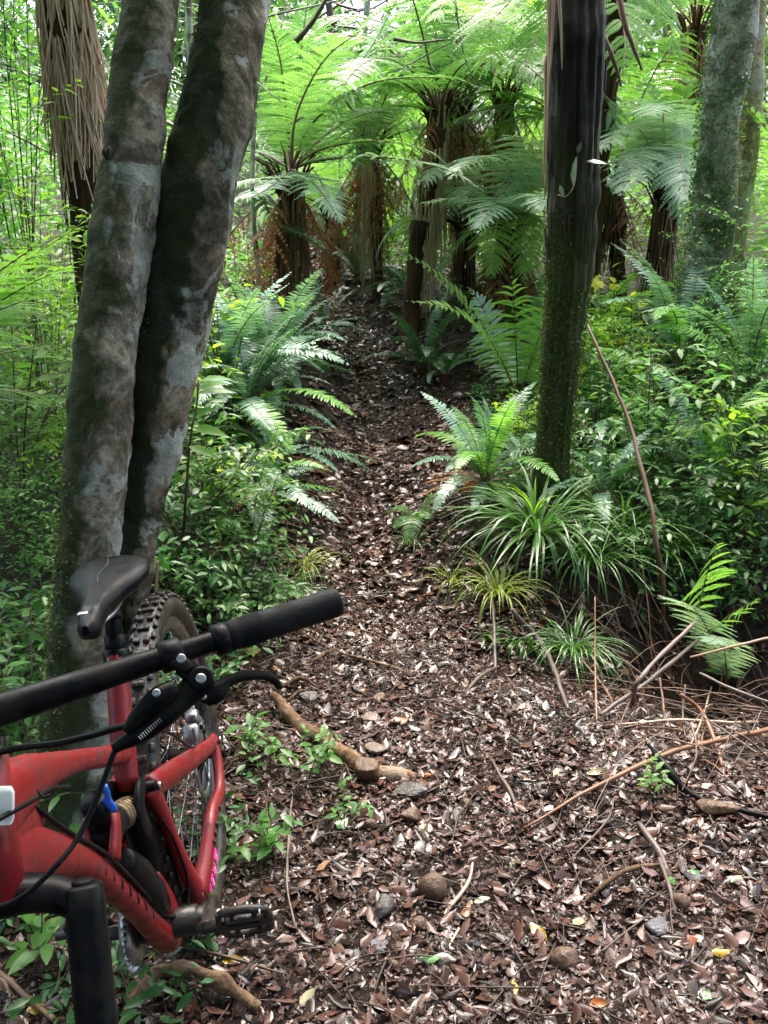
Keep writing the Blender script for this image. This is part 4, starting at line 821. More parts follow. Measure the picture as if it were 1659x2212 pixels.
# pale skirted trunk in the middle
bB = g(880, 725); yB = bB[1]; tB = aty(948, 240, yB + .3)
fB = thing('tree_fern', 'tree fern with leaning black foot and long tan skirt of dead stalks, at the centre', 'tree fern', bB, 'tree ferns')
mb = MB(); tube(mb, spline([bB - Z * .1, (bB + aty(905, 500, yB + .1)) / 2, aty(905, 480, yB + .1)], 24), [.085, .06, .065], 18, rough=.02, rf=14); mb.build('trunk_foot', 'bark_fern', fB)
fern_trunk(fB, aty(905, 520, yB + .1), tB, .08, .11)
for i, (v_, L_) in enumerate(((235, 1.1), (330, 1.0), (440, .75))):
    skirt(fB, aty(948 - i * 14, v_, yB + .28 - .07 * i), .10, L_, 80, 'stipe_pale', (.05, 0), .35)
dead_fronds(fB, tB, 5, .7)
crown_fronds(fB, tB, 15, 1.7, 'frond', ('low', 'mid', 'low', 'up'), .4, mt2='frond_lime')
# others behind
specs = [
 ('tree fern with reddish skirted trunk behind the slim sapling', (815, 640), (802, 320), 1.6, .075, .095, 9, 1.6, 'frond', 'stipe', 110),
 ('tree fern with greyish brown skirt standing just right behind the tan skirted one', (990, 610), (985, 235), 1.2, .08, .10, 9, 1.7, 'frond', 'stipe', 80),
 ('tree fern with dark narrow trunk under a high green crown, right of centre', (1085, 600), (1090, 215), .4, .08, .11, 13, 1.5, 'frond', 'stipe_dark', 70),
 ('tree fern behind the black trunk, brown shaggy stem and crown painted with silvery sky sheen', (1340, 640), (1325, 395), .4, .09, .10, 12, 1.5, 'frond_silver', 'stipe_dark', 90),
 ('low tree fern crown in the gap between the shaggy and the reddish trunks', (715, 600), (720, 470), .8, .08, .1, 10, 1.2, 'frond', 'stipe_dark', 50),
 ('low tree fern crown between the tan skirted trunk and the dark narrow one', (1015, 640), (1010, 500), .3, .08, .1, 11, 1.1, 'frond_silver', 'stipe_dark', 50),
 ('tree fern with pinkish brown stalk skirt, at the top right of the photo', (1520, 560), (1500, 60), 1.5, .11, .14, 10, 1.8, 'frond_lime', 'stipe', 90)]
for lab, (bu_, bv_), (tu, tv), dy, r0, r1, n, L, mt, skm, nsk in specs:
    b = g(bu_, bv_); t_ = aty(tu, tv, b[1]); tree_fern(lab, b, t_, r0, r1, n, L, mt, sk=nsk, skL=min(1.2, (t_[2] - b[2]) * .8), skm=skm, mix=('low', 'mid', 'low', 'up'), mt2='frond_lime' if mt != 'frond_lime' else 'frond', az0=rng.uniform(0, 6))
# one with sky sheen painted on its crown, close behind the black trunk: keyed fronds
bD = g(1078, 668); yD = bD[1]; tD = aty(1100, 500, yD - .1)
fD = tree_fern('short tree fern with fronds in painted silvery sheen spreading left from behind the black trunk', bD, tD, .13, .14, 0, 1.5, 'frond_silver', sk=130, skL=.9, skm='stipe_dark')
for sd_, (pts, W_, mt) in enumerate([
    ([(1105, 480, 0), (1110, 400, -.2), (1080, 340, -.5), (1010, 350, -.8), (975, 385, -.95)], .34, 'frond_silver'), ([(1105, 480, 0), (1130, 380, -.1), (1150, 320, -.3), (1090, 290, -.7)], .34, 'frond_silver'),
    ([(1105, 480, 0), (1060, 440, -.3), (980, 430, -.6), (905, 440, -.8)], .22, 'frond_silver'), ([(1105, 480, 0), (1090, 430, -.5), (1060, 450, -.9), (1030, 500, -1.1)], .3, 'frond_silver'),
    ([(1105, 480, 0), (1080, 470, -.35), (1065, 530, -.5), (1060, 600, -.55)], .24, 'frond_lime'), ([(1105, 480, 0), (1120, 460, -.35), (1140, 520, -.5), (1135, 610, -.55)], .22, 'frond_lime'),
    ([(1105, 480, 0), (1200, 400, -.2), (1280, 380, -.5), (1340, 420, -.7)], .3, 'frond_silver'), ([(1105, 480, 0), (1160, 400, .2), (1230, 330, .4), (1300, 330, .5)], .3, 'frond_silver'),
    ([(1105, 480, 0), (1040, 480, -.15), (980, 540, -.2), (940, 600, -.25)], .18, 'frond'), ([(1105, 480, 0), (1150, 440, -.6), (1160, 420, -.9), (1170, 460, -1.2)], .3, 'frond_silver')]):
    key_frond(fD, [aty(u, v, yD - .1 + dy) for u, v, dy in pts], W_, mt, 'stipe', n=27, m=16, rach=.008, seed=120 + sd_, droop=.3)
# big lime fronds hanging in at the top between the trunks
fE = thing('tree_fern', 'tall tree fern whose lime green fronds hang in at the top centre', 'tree fern', gz(1.35, 6.2), 'tree ferns')
tE = np.array([1.45, 6.1, 4.15]); fern_trunk(fE, gz(1.35, 6.2), tE, .11, .13)
for sd_, (pts, W_, mt) in enumerate([
    ([tE, aty(1140, -60, 5.9), aty(1060, 60, 5.6), aty(1075, 200, 5.5)], .46, 'frond_lime'), ([tE, aty(1100, -120, 5.8), aty(980, -20, 5.5), aty(930, 60, 5.3)], .42, 'frond_lime'),
    ([tE, aty(1220, -60, 5.7), aty(1150, 100, 5.5), aty(1120, 180, 5.4)], .40, 'frond_lime'), ([tE, aty(1330, -80, 5.6), aty(1350, 80, 5.3), aty(1345, 190, 5.2)], .40, 'frond_lime'),
    ([tE, aty(1400, -60, 5.9), aty(1450, 60, 5.8), aty(1440, 150, 5.8)], .42, 'frond_lime'), ([tE, aty(1150, -150, 6.5), aty(1000, -60, 6.9), aty(900, 60, 7)], .42, 'frond_lime')]):
    key_frond(fE, pts, W_, mt, 'stipe', n=26, m=18, rach=.009, seed=140 + sd_, droop=.3)
crown_fronds(fE, tE, 8, 1.9, 'frond_lime', ('mid', 'low'), .8)
# fronds right of the black trunk
fF = thing('tree_fern', 'tree fern with fronds in painted silvery sheen arching between the black and mottled trunks', 'tree fern', g(1400, 700), 'tree ferns')
b = g(1400, 700); tF = aty(1440, 420, b[1]); fern_trunk(fF, b, tF, .10, .12); skirt(fF, tF, .12, .8, 80, 'stipe_dark')
for sd_, (u, v, dy, mt) in enumerate(((1300, 240, -.3, 'frond_silver'), (1290, 330, -.6, 'frond_silver'), (1370, 180, .2, 'frond_lime'), (1500, 170, .1, 'frond_lime'), (1480, 300, -.5, 'frond_silver'), (1340, 420, -.8, 'frond_silver'), (1560, 260, .3, 'frond'), (1480, 440, -.8, 'frond_silver'), (1400, 250, -.9, 'frond_silver'))):
    m1 = (tF + aty(u, v, b[1] + dy)) / 2 + Z * .28; key_frond(fF, [tF, m1, aty(u, v, b[1] + dy)], .27, mt, 'stipe', n=25, m=15, rach=.008, seed=160 + sd_, droop=.3)
# far left skirted fern close behind the twin trunks
tG = aty(130, -90, 3.9); bG = gz(tG[0] - .02, 3.9)
fG = tree_fern('tree fern with a broad curtain of long tan dead stalks, top left of the photo', bG, tG, .11, .14, 0, 1.6, 'frond', sk=0)
for i in range(4): skirt(fG, tG - Z * (.0 + .08 * i), .14, .56, 130, 'stipe_pale' if i % 2 else 'stipe', (-.02, 0), .3)
crown_fronds(fG, tG, 11, 1.7, 'frond', ('mid', 'up'), .2)
# small ones without trunks
def ground_fern(label, base, tips, W_, mt='frond_lime', rm='stipe_dark', n=28, m=15, seed=0, rach=.006, mid=.22, droop=.2, up=Z, name='fern', group=None, vf=.05, pl=.68):
    o = thing(name, label, 'fern', base, group)
    for i, tp in enumerate(tips):
        tp, w_, mt2 = (tp + (W_, mt))[:3] if isinstance(tp, tuple) and not np.isscalar(tp[0]) else (tp, W_, mt)
        q = np.asarray(tp[0]) if isinstance(tp, tuple) else np.asarray(tp); m1 = (base + q) / 2 + Z * mid * np.linalg.norm(q - base)
        frond([base, m1, q], w_, n=n, m=m, rach=rach, seed=seed + i, droop=droop, up=up, vfold=vf, pl=pl).build('frond', [mt2, rm], o)
    return o
bH = g(1120, 858); yH = bH[1]
UF = np.array([0, -.85, .5])
ground_fern('young tree fern with ribbed pale green fronds right of the track, dark stalks', bH, [
    (aty(1105, 600, yH - .15), .30, 'frond_lime'), (aty(1215, 600, yH - .1), .26, 'frond_lime')], .2, seed=200, rach=.005, mid=.04, up=UF, n=20, m=17, droop=.38, pl=.36)
yf = [o for o in S.objects if o.get('label', '').startswith('young tree fern with ribbed')][0]
for k_, (pts, w_, mt_k) in enumerate((((( 1120, 858, 0), (1060, 740, -.1), (985, 670, -.25), (880, 650, -.4)), .13, 'frond_lime'), (((1120, 858, 0), (1040, 700, .2), (940, 590, .1), (835, 530, 0)), .12, 'frond_lime'),
    (((1120, 858, 0), (1180, 720, .1), (1260, 650, 0), (1340, 660, -.1)), .2, 'frond_lime'), (((1120, 858, 0), (1160, 740, .4), (1200, 620, .5), (1260, 560, .5)), .24, 'frond'), (((1120, 858, 0), (1080, 760, .3), (1040, 660, .4), (1010, 620, .4)), .2, 'frond_silver'))):
    frond([aty(u, v, yH + dy) for u, v, dy in pts], w_, n=26, m=13, rach=.005, seed=210 + k_, droop=.25, up=nrm(np.array([0, -.4, .9]))).build('frond', [mt_k, 'stipe_dark'], yf)
ground_fern('fern with two lime green fronds behind the black trunk foot, reaching right', g(1260, 800), [(aty(1450, 610, 5.2), .17, 'frond_lime'), (aty(1380, 580, 5.6), .18, 'frond_lime'), (aty(1200, 640, 5.0), .16, 'frond_lime')], .2, seed=230, mid=.15)
bI = gz(1.24, 3.25); fI = thing('fern', 'fern with one broad lime green frond facing the track above the dark hollow', 'fern', bI)
for k_, (u, v, t_, w_, m_k) in enumerate(((1552, 1160, 2.92, .17, 'frond_lime'), (1640, 1290, 2.9, .12, 'frond_lime'))):
    q = at(u, v, t_); frond([bI, bI * .5 + q * .5 + np.array([0, .03, .03]), q], w_, n=11, m=15, t0=.42, rach=.004, seed=245 + k_, droop=.28, pl=.62, fwd=.12, up=np.array([.05, -.85, .5])).build('frond', [m_k, 'stipe_dark'], fI)
ground_fern('low fern with a single frond in painted silvery sheen pointing at the dead sticks', gz(1.38, 3.2), [(aty(1425, 1285, 2.85), .15, 'frond_silver'), (aty(1530, 1390, 2.7), .13, 'frond_silver')], .2, seed=250, mid=.15, rach=.003)
ground_fern('tall fern with stacked blue green fronds, right edge of the photo', gz(1.55, 4.0), [(aty(1540, 1010, 3.75), .26, 'crown'), (aty(1610, 1120, 3.6), .18, 'crown'), (aty(1455, 1150, 3.7), .16, 'crown')], .2, seed=260, mid=.06, up=np.array([0, -.9, .5]), n=18)
ground_fern('fern with yellow green fronds poking in from the right edge', gz(2.1, 3.9), [(aty(1600, 880, 3.2), .20, 'frond_lime'), (aty(1655, 1010, 3.1), .2, 'frond_lime'), (aty(1660, 720, 3.4), .22, 'frond_lime')], .2, seed=270, mid=.2)
ground_fern('fern with bright green fronds at the right edge beside the mottled trunks', gz(2.6, 5.4), [(aty(1640, 330, 4.8), .25, 'frond_lime'), (aty(1625, 620, 4.6), .2, 'frond_silver'), (aty(1660, 480, 4.6), .3, 'frond'), (aty(1600, 210, 5.2), .3, 'frond_lime')], .2, seed=280, mid=.2)
bJ = gz(-1.50, 2.75); TJ = lambda u, v, t: at(u, v, t)
ground_fern('tree fern crown with lime fronds pointing down right, left of the twin trunks', bJ + Z * .9, [(TJ(170, 560, 2.5), .24, 'frond_lime'), (TJ(195, 470, 2.7), .22, 'frond_lime'), (TJ(90, 520, 2.3), .24, 'frond_lime'), (TJ(70, 640, 2.3), .22, 'frond_silver'), (TJ(120, 740, 2.8), .22, 'frond'), (TJ(20, 820, 2.6), .22, 'frond'), (TJ(150, 860, 3.1), .20, 'frond')], .26, seed=290, mid=.10, n=22, m=18, rach=.006, name='tree_fern')
ground_fern('small fern with drooping green fronds on the bank right of the track', g(905, 1130), [(g(832, 1140) + Z * .08), (g(850, 1165) + Z * .05), (g(950, 1110) + Z * .1), (g(880, 1190) + Z * .03), (g(925, 1150) + Z * .06)], .06, 'frond', seed=300, mid=.3, n=20, m=8, rach=.002)
print('ferns ok')

# ---------------------------------------------------------------- crown ferns by the track
crown_fern(g(1045, 1075, .05), .50, 34, 'bright crown fern right of the track, some rusty lower fronds, tallest frond upright', 'crown', ('up', 'mid', 'low', 'up', 'mid', 'flat'), bright=.35, dead=.14, dark=.15)
crown_fern(g(535, 960, .14), .66, 30, 'big blue green crown fern left of the track, fronds sweeping right over it', 'crown', ('mid', 'up', 'low', 'mid'), dark=.12, bright=.08)
crown_fern(g(580, 860, .10), .66, 28, 'upright crown fern left of the track, behind the big sweeping one', 'crown', ('up', 'mid', 'up', 'low'), dark=.3)
crown_fern(g(590, 1050, .10), .50, 26, 'low crown fern left of the track with a rusty dead underside', 'crown', ('low', 'mid', 'flat'), dead=.2, dark=.15)
crown_fern(g(570, 1125, .10), .42, 20, 'nearest small crown fern on the left bank above the pale grass', 'crown', ('low', 'mid', 'flat'), dead=.15, bright=.25)
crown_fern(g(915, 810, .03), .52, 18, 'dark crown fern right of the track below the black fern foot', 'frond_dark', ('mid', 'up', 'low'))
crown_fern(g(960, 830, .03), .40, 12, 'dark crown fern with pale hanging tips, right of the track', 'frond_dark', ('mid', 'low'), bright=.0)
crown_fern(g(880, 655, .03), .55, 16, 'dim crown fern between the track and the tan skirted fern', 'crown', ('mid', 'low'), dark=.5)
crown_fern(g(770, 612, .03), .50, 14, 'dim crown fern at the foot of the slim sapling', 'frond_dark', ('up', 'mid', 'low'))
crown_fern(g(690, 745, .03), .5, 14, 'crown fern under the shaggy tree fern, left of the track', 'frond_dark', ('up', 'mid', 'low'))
crown_fern(g(1330, 960, .05), .6, 16, 'crown fern behind the mossy trunk, partly rusty', 'crown', ('mid', 'low', 'up'), dead=.2, dark=.2)
crown_fern(g(1300, 1110, .05), .38, 14, 'blue green crown fern right behind the mossy trunk foot', 'crown', ('mid', 'low', 'up'), dark=.3)
crown_fern(g(1120, 1010, .03), .34, 14, 'crown fern tucked between the bright fern and the mossy trunk', 'crown', ('mid', 'low'), dark=.3)
crown_fern(g(480, 930, .15), .75, 18, 'upright crown fern right beside the twin trunks', 'crown', ('up', 'mid'), dark=.2)
crown_fern(g(1460, 900, .25), .8, 18, 'green crown fern among the shrubs right of the mossy trunk', 'crown', ('mid', 'up', 'low'), bright=.4)
crown_fern(g(1600, 960, .25), .8, 16, 'pale crown fern rising among the shrubs near the right edge', 'crown', ('mid', 'up', 'low'), bright=.3)
crown_fern(g(1520, 1090, .05), .7, 16, 'tall crown fern at the right, in front of the dark bushes', 'crown', ('mid', 'up', 'low'), dark=.4)
# ---------------------------------------------------------------- grasses
tussock(g(1160, 1190, .07), .50, .013, 120, 'big arching clump of glossy green grass at the mossy tree foot', e=(.2, 1.25), droop=1.9, spread=.07, seed=1)
tussock(g(1150, 1170, .10), .20, .012, 14, 'bright yellow green tuft rising from the big grass clump', 'shrub_lime', e=(1.0, 1.5), droop=1.3, spread=.02, seed=2)
tussock(g(1270, 1250, .06), .38, .008, 120, 'fine leaved grass clump right of the mossy tree foot', e=(.5, 1.4), droop=1.9, spread=.09, seed=3)
tussock(g(1075, 1300, .03), .25, .007, 80, 'straggly half dead grass clump on the edge right of the track', 'grass_pale', e=(.4, 1.3), droop=2.0, spread=.06, seed=4)
tussock(g(1130, 1390, .0), .17, .006, 80, 'dark drooping grass clump on the lip of the hollow', e=(.4, 1.2), droop=2.4, spread=.08, seed=5)
tussock(g(1235, 1440, .05), .30, .006, 90, 'small dark grass clump over the black hollow', e=(.5, 1.3), droop=2.2, spread=.06, seed=6)
tussock(g(1340, 1180, .05), .45, .008, 60, 'thin grass clump between the mossy tree and the dark diagonal stem', e=(.4, 1.4), droop=1.8, spread=.08, seed=7)
tussock(g(660, 1225, .0), .20, .006, 60, 'pale yellowing grass tuft on the left edge of the track', 'grass_pale', e=(.4, 1.3), droop=2.0, spread=.05, seed=8)
tussock(g(610, 1285, .0), .26, .006, 90, 'green grass tuft on the left edge, nearer than the pale one', e=(.4, 1.3), droop=2.0, spread=.07, seed=9)
tussock(g(560, 1340, .0), .22, .005, 70, 'low grass tuft on the left edge behind the handlebar', e=(.3, 1.2), droop=2.0, spread=.07, seed=10)
tussock(g(895, 1180, .0), .16, .005, 50, 'short grass tuft on the right edge of the track', e=(.4, 1.3), droop=1.9, spread=.04, seed=11)
tussock(g(975, 1260, .0), .15, .005, 40, 'half dry grass tuft below the small drooping fern', 'grass_pale', e=(.4, 1.3), droop=1.9, spread=.05, seed=12)
tussock(g(1045, 1385, .0), .12, .008, 9, 'tiny green grass seedling beside the leaning grey stalk', e=(.5, 1.2), droop=1.4, spread=.01, seed=13)
tussock(g(1430, 1230, .05), .4, .007, 50, 'thin grass clump above the hollow, right side', e=(.4, 1.4), droop=1.8, spread=.08, seed=14)
print('grass ok')

# ---------------------------------------------------------------- shrubs one can tell apart
def sy(u, v, y): q = aty(u, v, y); return gz(q[0], y)
for kind, u, v, y, sc, lab in [
 ('lime', 500, 860, 4.5, 1.35, 'yellow green shrub left of the track behind the twin trunks, brightest leaves there'),
 ('lime', 455, 960, 4.3, .8, 'lime leaved shrub against the right side of the twin trunks, above the glossy bushes'),
 ('mid', 560, 560, 6.6, .9, 'thin shrub with fresh green leaf whorls in front of the shaggy tree fern'),
 ('mid', 420, 1000, 3.5, .95, 'shrub with large fresh green leaves growing beside the twin trunks'),
 ('glossy', 400, 1150, 3.3, 1.0, 'glossy dark green bush right of the twin trunks, behind the saddle'),
 ('lime', 490, 1160, 3.6, .75, 'yellow green bush between the twin trunks and the small crown ferns'),
 ('glossy', 450, 1280, 3.0, .75, 'glossy low bush just behind the rear wheel of the bike'),
 ('mid', 540, 1240, 3.3, .7, 'mid green low bush behind the handlebar grip'),
 ('low', 560, 1290, 3.05, 1.0, 'small leaved low plant at the left edge of the track, by the grip'),
 ('low', 400, 1330, 2.7, 1.0, 'low plant with whitish shining leaves beside the rear tyre'),
 ('tall_mid', 30, 1100, 2.9, .42, 'dark glossy bush at the left edge of the photo, level with the saddle'),
 ('glossy', 90, 1230, 2.6, 1.15, 'dark glossy bush left of the saddle, touching the trunk'),
 ('mid', 15, 900, 3.3, 1.3, 'tall mid green bush at the left edge, below the lime fronds'),
 ('tall_mid', 110, 900, 3.6, .50, 'mid green bush left of the twin trunks, halfway up the photo'),
 ('glossy', 20, 1350, 2.2, 1.0, 'glossy bush left of the handlebar, partly behind it'),
 ('low', 60, 1480, 2.0, 1.2, 'low leafy plant behind the brake cable at the left edge'),
 ('tall_lime', 40, 330, 4.0, .9, 'yellowish leaved shrub before the tan stalk curtain, top left'),
 ('tall_lime', 120, 480, 3.4, .75, 'lime and yellow leaved tall shrub under the tan stalk curtain'),
 ('tall_mid', 10, 200, 4.6, 1.25, 'tall pale green shrub at the top left corner'),
 ('tall_lime', 1400, 780, 4.6, .36, 'bright green broadleaf shrub at the right, before the mottled trunk'),
 ('tall_mid', 1550, 760, 4.9, .38, 'taller green shrub at the right, leaves crossing the foot of the mottled trunk'),
 ('tall_lime', 1330, 690, 5.1, .5, 'yellow green shrub right of the black trunk'),
 ('yellow', 1370, 620, 5.4, 1.3, 'sparse shrub with yellow leaves between the black and mottled trunks'),
 ('mid', 1400, 980, 4.0, 1.0, 'leafy green shrub behind the dark diagonal stem'),
 ('tall_mid', 1560, 880, 4.2, .42, 'dark glossy shrub at the right, thick with small shining leaves'),
 ('lime', 1630, 1050, 3.7, 1.1, 'yellow green shrub at the right edge behind the lime frond'),
 ('tall_mid', 1640, 760, 4.4, .52, 'green shrub at the right edge below the bright fronds'),
 ('mid', 1290, 900, 4.7, .9, 'small green shrub just right of the mossy trunk'),
 ('glossy', 1340, 1120, 3.9, .8, 'small glossy shrub low behind the fine leaved grass'),
 ('lime', 1130, 930, 4.7, .6, 'small pale green plant between the bright crown fern and the mossy trunk'),
 ('low', 1330, 1290, 3.5, 1.1, 'low dark plant at the back of the hollow'),
 ('glossy', 1480, 1180, 3.7, .9, 'dark shrub behind the sheen painted frond'),
 ('glossy', 1600, 1300, 3.4, .8, 'dark shrub at the right edge above the dead sticks'),
]:
    p = sy(u, v, y)
    shrub(kind, p, sc, lab, group='shrubs under the trees', k=0 if kind == 'yellow' else int(rng.integers(2)) if 'tall' in kind else None)
for u, v, sc, lab in [(525, 1640, 1.0, 'seedling with two round green leaves right of the rear axle'), (590, 1670, .8, 'seedling sprawling below the pale fallen log'), (690, 1690, 1.0, 'seedling with shining leaves where the log meets the brown stone'),
   (590, 1860, 1.0, 'seedling with an orange leaf beside the pedal'), (740, 1795, .7, 'small green seedling left of the small round stone'), (690, 1660, .9, 'seedling arching over the pale log'), (110, 2100, 1.3, 'broad leaved seedling left of the black fork leg'),
   (60, 1960, 1.6, 'leafy seedling under the fork crown'), (1410, 1720, .7, 'tiny seedling beside the black curved stalk'), (560, 1890, .8, 'tiny seedling touching the pedal'), (230, 2190, 1.0, 'seedling at the bottom edge right of the fork leg'), (1560, 1500, 1.1, 'dark leaved seedling under the dead sticks at the right')]:
    shrub('seedling', g(u, v), sc, lab, name='seedling', cat='seedling', group='seedlings on the forest floor')
# sapling with large leaves reaching across the twin trunks
sg_ = thing('sapling', 'dark stemmed sapling with big fresh leaves, right of the twin trunks', 'sapling', g(395, 1180))
mb = MB(); C_ = spline([g(395, 1180), at(410, 960, 2.75), at(425, 880, 2.7), at(428, 820, 2.7)], 20); tube(mb, C_, [.006, .003], 6); mb.build('stem', 'twig', sg_)
mb = MB(); P = [at(412, 900, 2.7), at(424, 860, 2.7), at(428, 825, 2.7), at(425, 850, 2.7), at(418, 925, 2.7), at(408, 965, 2.7), at(405, 990, 2.75), at(424, 840, 2.7)]
leaves(mb, np.array(P), np.array([(.9, -.2, .5), (-.3, -.2, .9), (.9, -.2, .35), (1, .1, .25), (1, -.2, .0), (.9, -.3, -.1), (-.8, -.2, .3), (1.1, 0, .45)]), nrm(np.array([(-.2, -.4, 1.)] * 8) + rng.normal(0, .4, (8, 3))), np.array([.08, .09, .10, .11, .10, .09, .07, .09]), np.array([.036, .038, .042, .04, .042, .036, .03, .036]), .2, 0, .3); mb.build('leaf', 'shrub_mid', sg_)

# ---------------------------------------------------------------- undergrowth that nobody could count
def cover(n, xr, yr, H, size, mt, name, label, dens, flat=.45, blade=True):
    x = rng.uniform(*xr, n); y = rng.uniform(*yr, n); k = rng.random(n) < dens(x, y); x, y = x[k], y[k]; m = len(x)
    h = (H(x, y) if callable(H) else H) * rng.random(m) ** .8; cl = .5 + .5 * noise(np.stack([x, y, 0 * x], 1), 3.1, 2); h = h * np.clip(.25 + cl, .1, 1.3)
    P = np.stack([x, y, hgt(x, y) + h], 1); D = rdir(m, -.5, .35); N = nrm(np.stack([rng.normal(0, flat, m), rng.normal(0, flat, m), np.ones(m)], 1)); L = rng.uniform(*size, m)
    mb = MB(); (leaves if blade else diamonds)(mb, P, D, N, L, L * rng.uniform(.38, .55, m)); o = mb.build(name, mt); o['kind'] = 'stuff'; return tag(o, label, 'undergrowth')
off = lambda x, y: np.abs(x - pathx(y)) - pathw(y)
keep_bike = lambda x, y: ~((np.abs(x + .40) < .45) & (y < 2.15))
cover(26000, (-3.6, 0), (1.5, 4.6), lambda x, y: np.clip((off(x, y) - .05) * .45, .02, .45), (.022, .05), 'shrub', 'undergrowth', 'glossy small leaved undergrowth filling the bank left of the track', lambda x, y: (off(x, y) > .08) & keep_bike(x, y) & ((x < -.55) | (y > 2.45)), .55)
cover(16000, (-4.2, .3), (4.4, 9), lambda x, y: np.clip((off(x, y) - .05) * .4, .02, .6), (.04, .08), 'shrub_mid', 'undergrowth', 'mid green leafy ground cover left of the track farther up', lambda x, y: off(x, y) > .25, .6)
cover(24000, (.4, 4.0), (3.3, 5.6), lambda x, y: np.clip((off(x, y) - .1) * .30, .03, .40), (.018, .055), 'shrub', 'undergrowth', 'dark leafy undergrowth right of the mossy tree', lambda x, y: (off(x, y) > .35) & (((x - .74) ** 2 + (y - 3.6) ** 2) > .10) & ~((y < 3.55) & (x < 1.0)), .55)
cover(16000, (0, 6), (5.2, 10), lambda x, y: np.clip((off(x, y) - .3) * .35, .02, .8), (.04, .09), 'shrub_mid', 'undergrowth', 'leafy ground cover on the slope behind the black trunk', lambda x, y: off(x, y) > .6, .6)
cover(2500, (-1.3, -.35), (.5, 2.2), .16, (.02, .045), 'shrub', 'undergrowth', 'scattered small green leaves on the ground around the bike wheels', lambda x, y: (noise(np.stack([x, y, 0 * x], 1), 5) > .05), .5)
cover(14000, (-6, 2.5), (9, 15), .5, (.06, .13), 'shrub_mid', 'undergrowth', 'leafy ground cover at the far end of the track', lambda x, y: np.abs(x - pathx(y)) > .35, .6, False)
# far bush
def clumps(n, per, fx, rad, size, mt, name, label, cat='bush'):
    c = fx(n); m = n * per; ci = np.repeat(np.arange(n), per); d = rdir(m); r = rng.random(m) ** .4; R_ = np.repeat(rng.uniform(*rad, n), per)
    P = c[ci] + d * (r * R_)[:, None] * np.array([1, 1, .7]); D = nrm(d + rdir(m) * .9 - Z * .3); N = nrm(d * .6 + Z * .9 + rdir(m) * .5); L = rng.uniform(*size, m)
    mb = MB(); diamonds(mb, P, D, N, L, L * .45); o = mb.build(name, mt); o['kind'] = 'stuff'; return tag(o, label, cat)
def fbush(lo, hi, hmax, skyl=True):
    def f(n):
        y = rng.uniform(lo, hi, n); x = rng.uniform(-1, 1, n) * (.62 * y + 1.5); z0 = hgt(x, y, False); top = hmax(x, y)
        if skyl:
            a = x / y; gap = np.exp(-((a + .02) / .10) ** 2); top = np.minimum(top, np.maximum(z0 + .5, CAMZ + y * (.32 - .15 * gap)))
        return np.stack([x, y, z0 + (top - z0) * rng.random(n) ** .9], 1)
    return f
clumps(230, 150, fbush(9.5, 14, lambda x, y: hgt(x, y, False) + 2.6), (.35, .8), (.06, .15), 'far', 'far_bushes', 'pale mixed green bush on the slope behind the tree ferns')
clumps(330, 170, fbush(14, 24, lambda x, y: hgt(x, y, False) + 6.5), (.7, 1.5), (.12, .3), 'far', 'far_bushes', 'hazy far bush closing the view up the slope')
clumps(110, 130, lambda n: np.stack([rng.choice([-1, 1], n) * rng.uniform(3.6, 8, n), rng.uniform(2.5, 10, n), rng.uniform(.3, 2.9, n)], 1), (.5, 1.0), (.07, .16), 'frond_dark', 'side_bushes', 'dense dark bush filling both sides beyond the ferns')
clumps(420, 140, lambda n: np.stack([rng.uniform(-7, 7, n), rng.uniform(-8, 3.2, n), rng.uniform(4.2, 6.6, n)], 1), (.6, 1.2), (.12, .26), 'far', 'shade_canopy', 'leaf mass added out of view overhead to shade the clearing', 'shade_canopy')  # unseen leaves added over the viewer to darken the foreground
clumps(200, 120, lambda n: np.stack([rng.uniform(-9, 9, n), rng.uniform(-9, -2.5, n), rng.uniform(.2, 4, n)], 1), (.6, 1.2), (.12, .26), 'frond_dark', 'added_bushes_behind', 'unseen bush mass added behind the viewer for dark reflections')  # added out of view so the bike picks up dark reflections
clumps(85, 150, lambda n: np.stack([rng.uniform(-3.6, -1.75, n), rng.uniform(3.4, 6.5, n), rng.uniform(.5, 2.5, n)], 1), (.25, .5), (.04, .085), 'shrub_mid', 'side_bushes', 'dense leafy bush filling the left side beyond the twin trunks')
